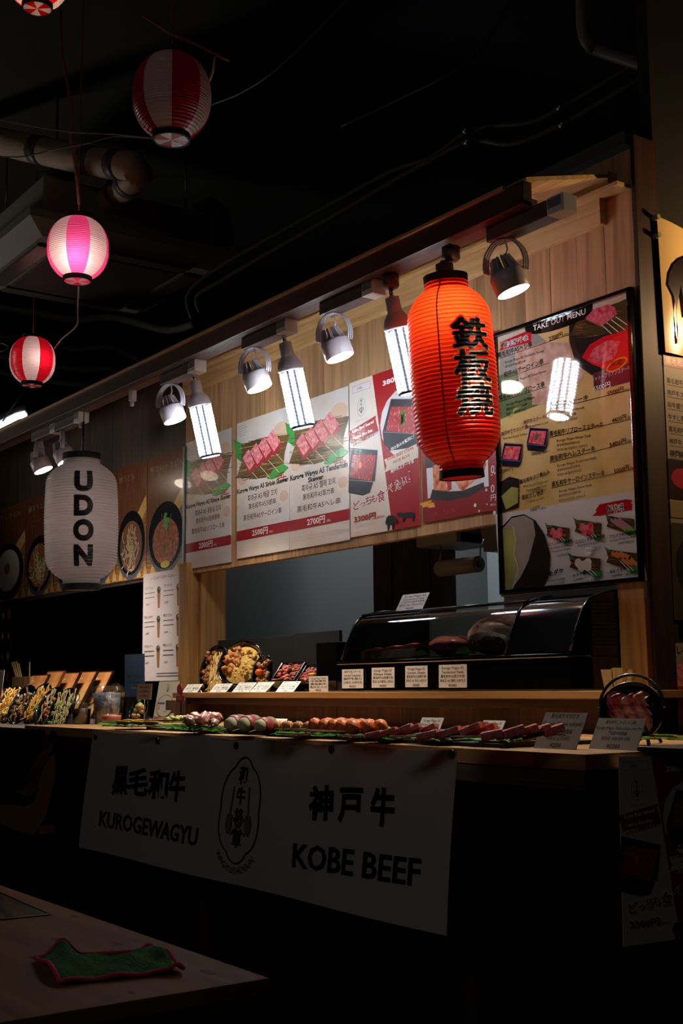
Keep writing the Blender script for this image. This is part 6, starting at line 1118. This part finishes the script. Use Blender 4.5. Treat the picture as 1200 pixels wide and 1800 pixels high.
S.ell(w_*.5, h*.16, .012, .016, mat('gold_mark', 'b09a5c', .5)); S.ell(w_*.5, h*.66, w_*.42, h*.30, mat('brown_mark', '8a6a48', .5)); S.ell(w_*.5, h*.66, w_*.38, h*.28, mat('ivory_card', 'c2b8a4', .5)); S.rect(w_*.14, h*.56, w_*.48, h*.62, mat('blue_mark', '3c5a9a', .5)); S.text('G', w_*.16, h*.76, .020, mat('google_red', 'b04a3a', .5), bold=.03); S.text('★★★★★', w_*.25, h*.53, .006, mat('gold_mark', 'b09a5c', .5)); S.text('お願い', w_*.5, h*.84, .010, mat('blue_mark', '3c5a9a', .5)); S.rect(w_*.05, h*.95, w_*.95, h*.985, REDI); S.done(st)
q = onY(315, 1212, 2.48); rs = thing('red_label_stand', 'small red round tag and red strip left of the shelf end', 'tag', q); MB().cyl((q.x, 2.48, q.z), (q.x, 2.486, q.z), .022, mat('red_tag', '7a1414', .5), n=24).bbox((q.x-.03, 2.48, q.z-.05), (q.x+.035, 2.486, q.z-.025), mat('red_tag', '7a1414', .5), .001).build('red_tag', rs); MB().cyl((q.x, 2.488, q.z), (q.x, 2.488, ZL), .003, BLACK, n=8).build('pole', rs)
S = Sheet((q.x-.03, 2.4795, q.z-.025), (1, 0, 0), (0, 0, -1)); S.text('STORE', .008, .018, .010, mat('pale_red', 'b07a70', .5)); S.done(rs)
# white card cut off at the left edge
quad_card('white card cut off by the left picture edge', (-14, 1225), 2, (-8, 1178), [], base_y=2.2, m=CARD)
# wooden end block
q = onZ(148, 1283, Z0-.03); q2 = onZ(180, 1284, Z0-.03)
# ------------------------------------------------------------------ table and cloth
TT = .70; c0 = onZ(474, 1719, TT); tb_ = thing('plywood_table', 'pale knotty plywood table corner in the near lower left', 'table', (c0.x-.8, c0.y-.4, 0)); ye = onZ(0, 1765, TT).y
MB().bbox((c0.x-1.9, -.55, TT-.020), (c0.x, c0.y, TT), PLY, .002).build('tabletop', tb_)
kn = mat('wood_knot', '22150e', .8, var=.6, vscale=60, vcol='5a4028'); 
for (x, y, r) in ((300-170, 1611, .010), (143, 1636, .006), (104, 1653, .020), (204, 1659, .016), (42, 1582, .008), (366, 1709, .018), (230, 1745, .008), (60, 1684, .012)):
    q = onZ(x, y, TT+.0003); MB().add([(q.x+r*1.1*math.cos(a), q.y+r*.42*math.sin(a), q.z) for a in [k*PI/8 for k in range(16)]], [list(range(16))], kn).build('knot', tb_)
MB().bbox((c0.x-1.85, c0.y-.09, TT-.10), (c0.x-.22, c0.y-.06, TT-.021), DARKWX, .002).build('apron', tb_)
for (x, y) in ((c0.x-.25, c0.y-.09), (c0.x-1.8, c0.y-.09), (c0.x-.25, -.45), (c0.x-1.8, -.45)): MB().bbox((x-.03, y-.03, 0), (x+.03, y+.03, TT-.021), BLACK, .004).build('leg', tb_)
GC2 = mat('green_microfibre', '2c7a34', .95, var=.25, vscale=90, bump=.8, bscale=300); PKB = mat('pink_hem', 'c03a5c', .9)
cn_ = [onZ(52, 1692, TT), onZ(118, 1672, TT), onZ(275, 1676, TT), onZ(322, 1702, TT), onZ(318, 1712, TT), onZ(105, 1729, TT)]
cA, cB, cC, cD = onZ(62, 1690, TT), onZ(272, 1677, TT), onZ(322, 1711, TT), onZ(105, 1733, TT)
def cfn(u, v):
    p = cA.lerp(cB, u).lerp(cD.lerp(cC, u), v); z = .004+.010*abs(math.sin(u*5+v*2))*math.sin(PI*min(1, max(0, v)))+.004*math.sin(u*17)*math.sin(v*9)+.022*math.exp(-((u-.22)/.09)**2-((v-.05)/.25)**2)+.008*math.exp(-((u-.95)/.05)**2)
    return Vector((p.x, p.y, TT+max(.0015, z)))
cl2 = thing('cleaning_cloth', 'rumpled green cleaning cloth with pink hem lying on the table', 'cloth', (cA+cC)/2); MB().grid(cfn, 60, 40, GC2).build('cloth', cl2)
ed = [cfn(i/30, 0) for i in range(31)]+[cfn(1, i/20) for i in range(1, 21)]+[cfn(1-i/30, 1) for i in range(1, 31)]+[cfn(0, 1-i/20) for i in range(1, 20)]
MB().tube([p+Vector((0, 0, .001)) for p in ed], .0028, PKB, 6, closed=True).build('hem', cl2)
q = onZ(88, 1609, TT); MB1 = MB().prism([Vector((q.x, q.y, TT+.0005)), Vector((q.x-.02, q.y-.26, TT+.0005)), Vector((q.x-.42, q.y-.25, TT+.0005)), Vector((q.x-.40, q.y+.02, TT+.0005))], (0, 0, .0012), mat('laminated_sheet', '5e5658', .2, coat=.8, var=.3, vscale=12)); ls = thing('laminated_sheet', 'grey laminated sheet lying at left on the plywood table', 'sheet', (q.x-.2, q.y-.1, TT)); MB1.build('sheet', ls)
MB().tube([Vector((q.x-.40, q.y+.02, TT+.0015)), Vector((q.x, q.y, TT+.0015)), Vector((q.x-.02, q.y-.26, TT+.0015))], .0015, BLACK, 5).build('edge', ls)
for o in bpy.data.objects:
    if o.parent and o.name.split('.')[0] in ('lettering', 'printed_picture', 'gold_print'): o['kind'] = 'stuff'
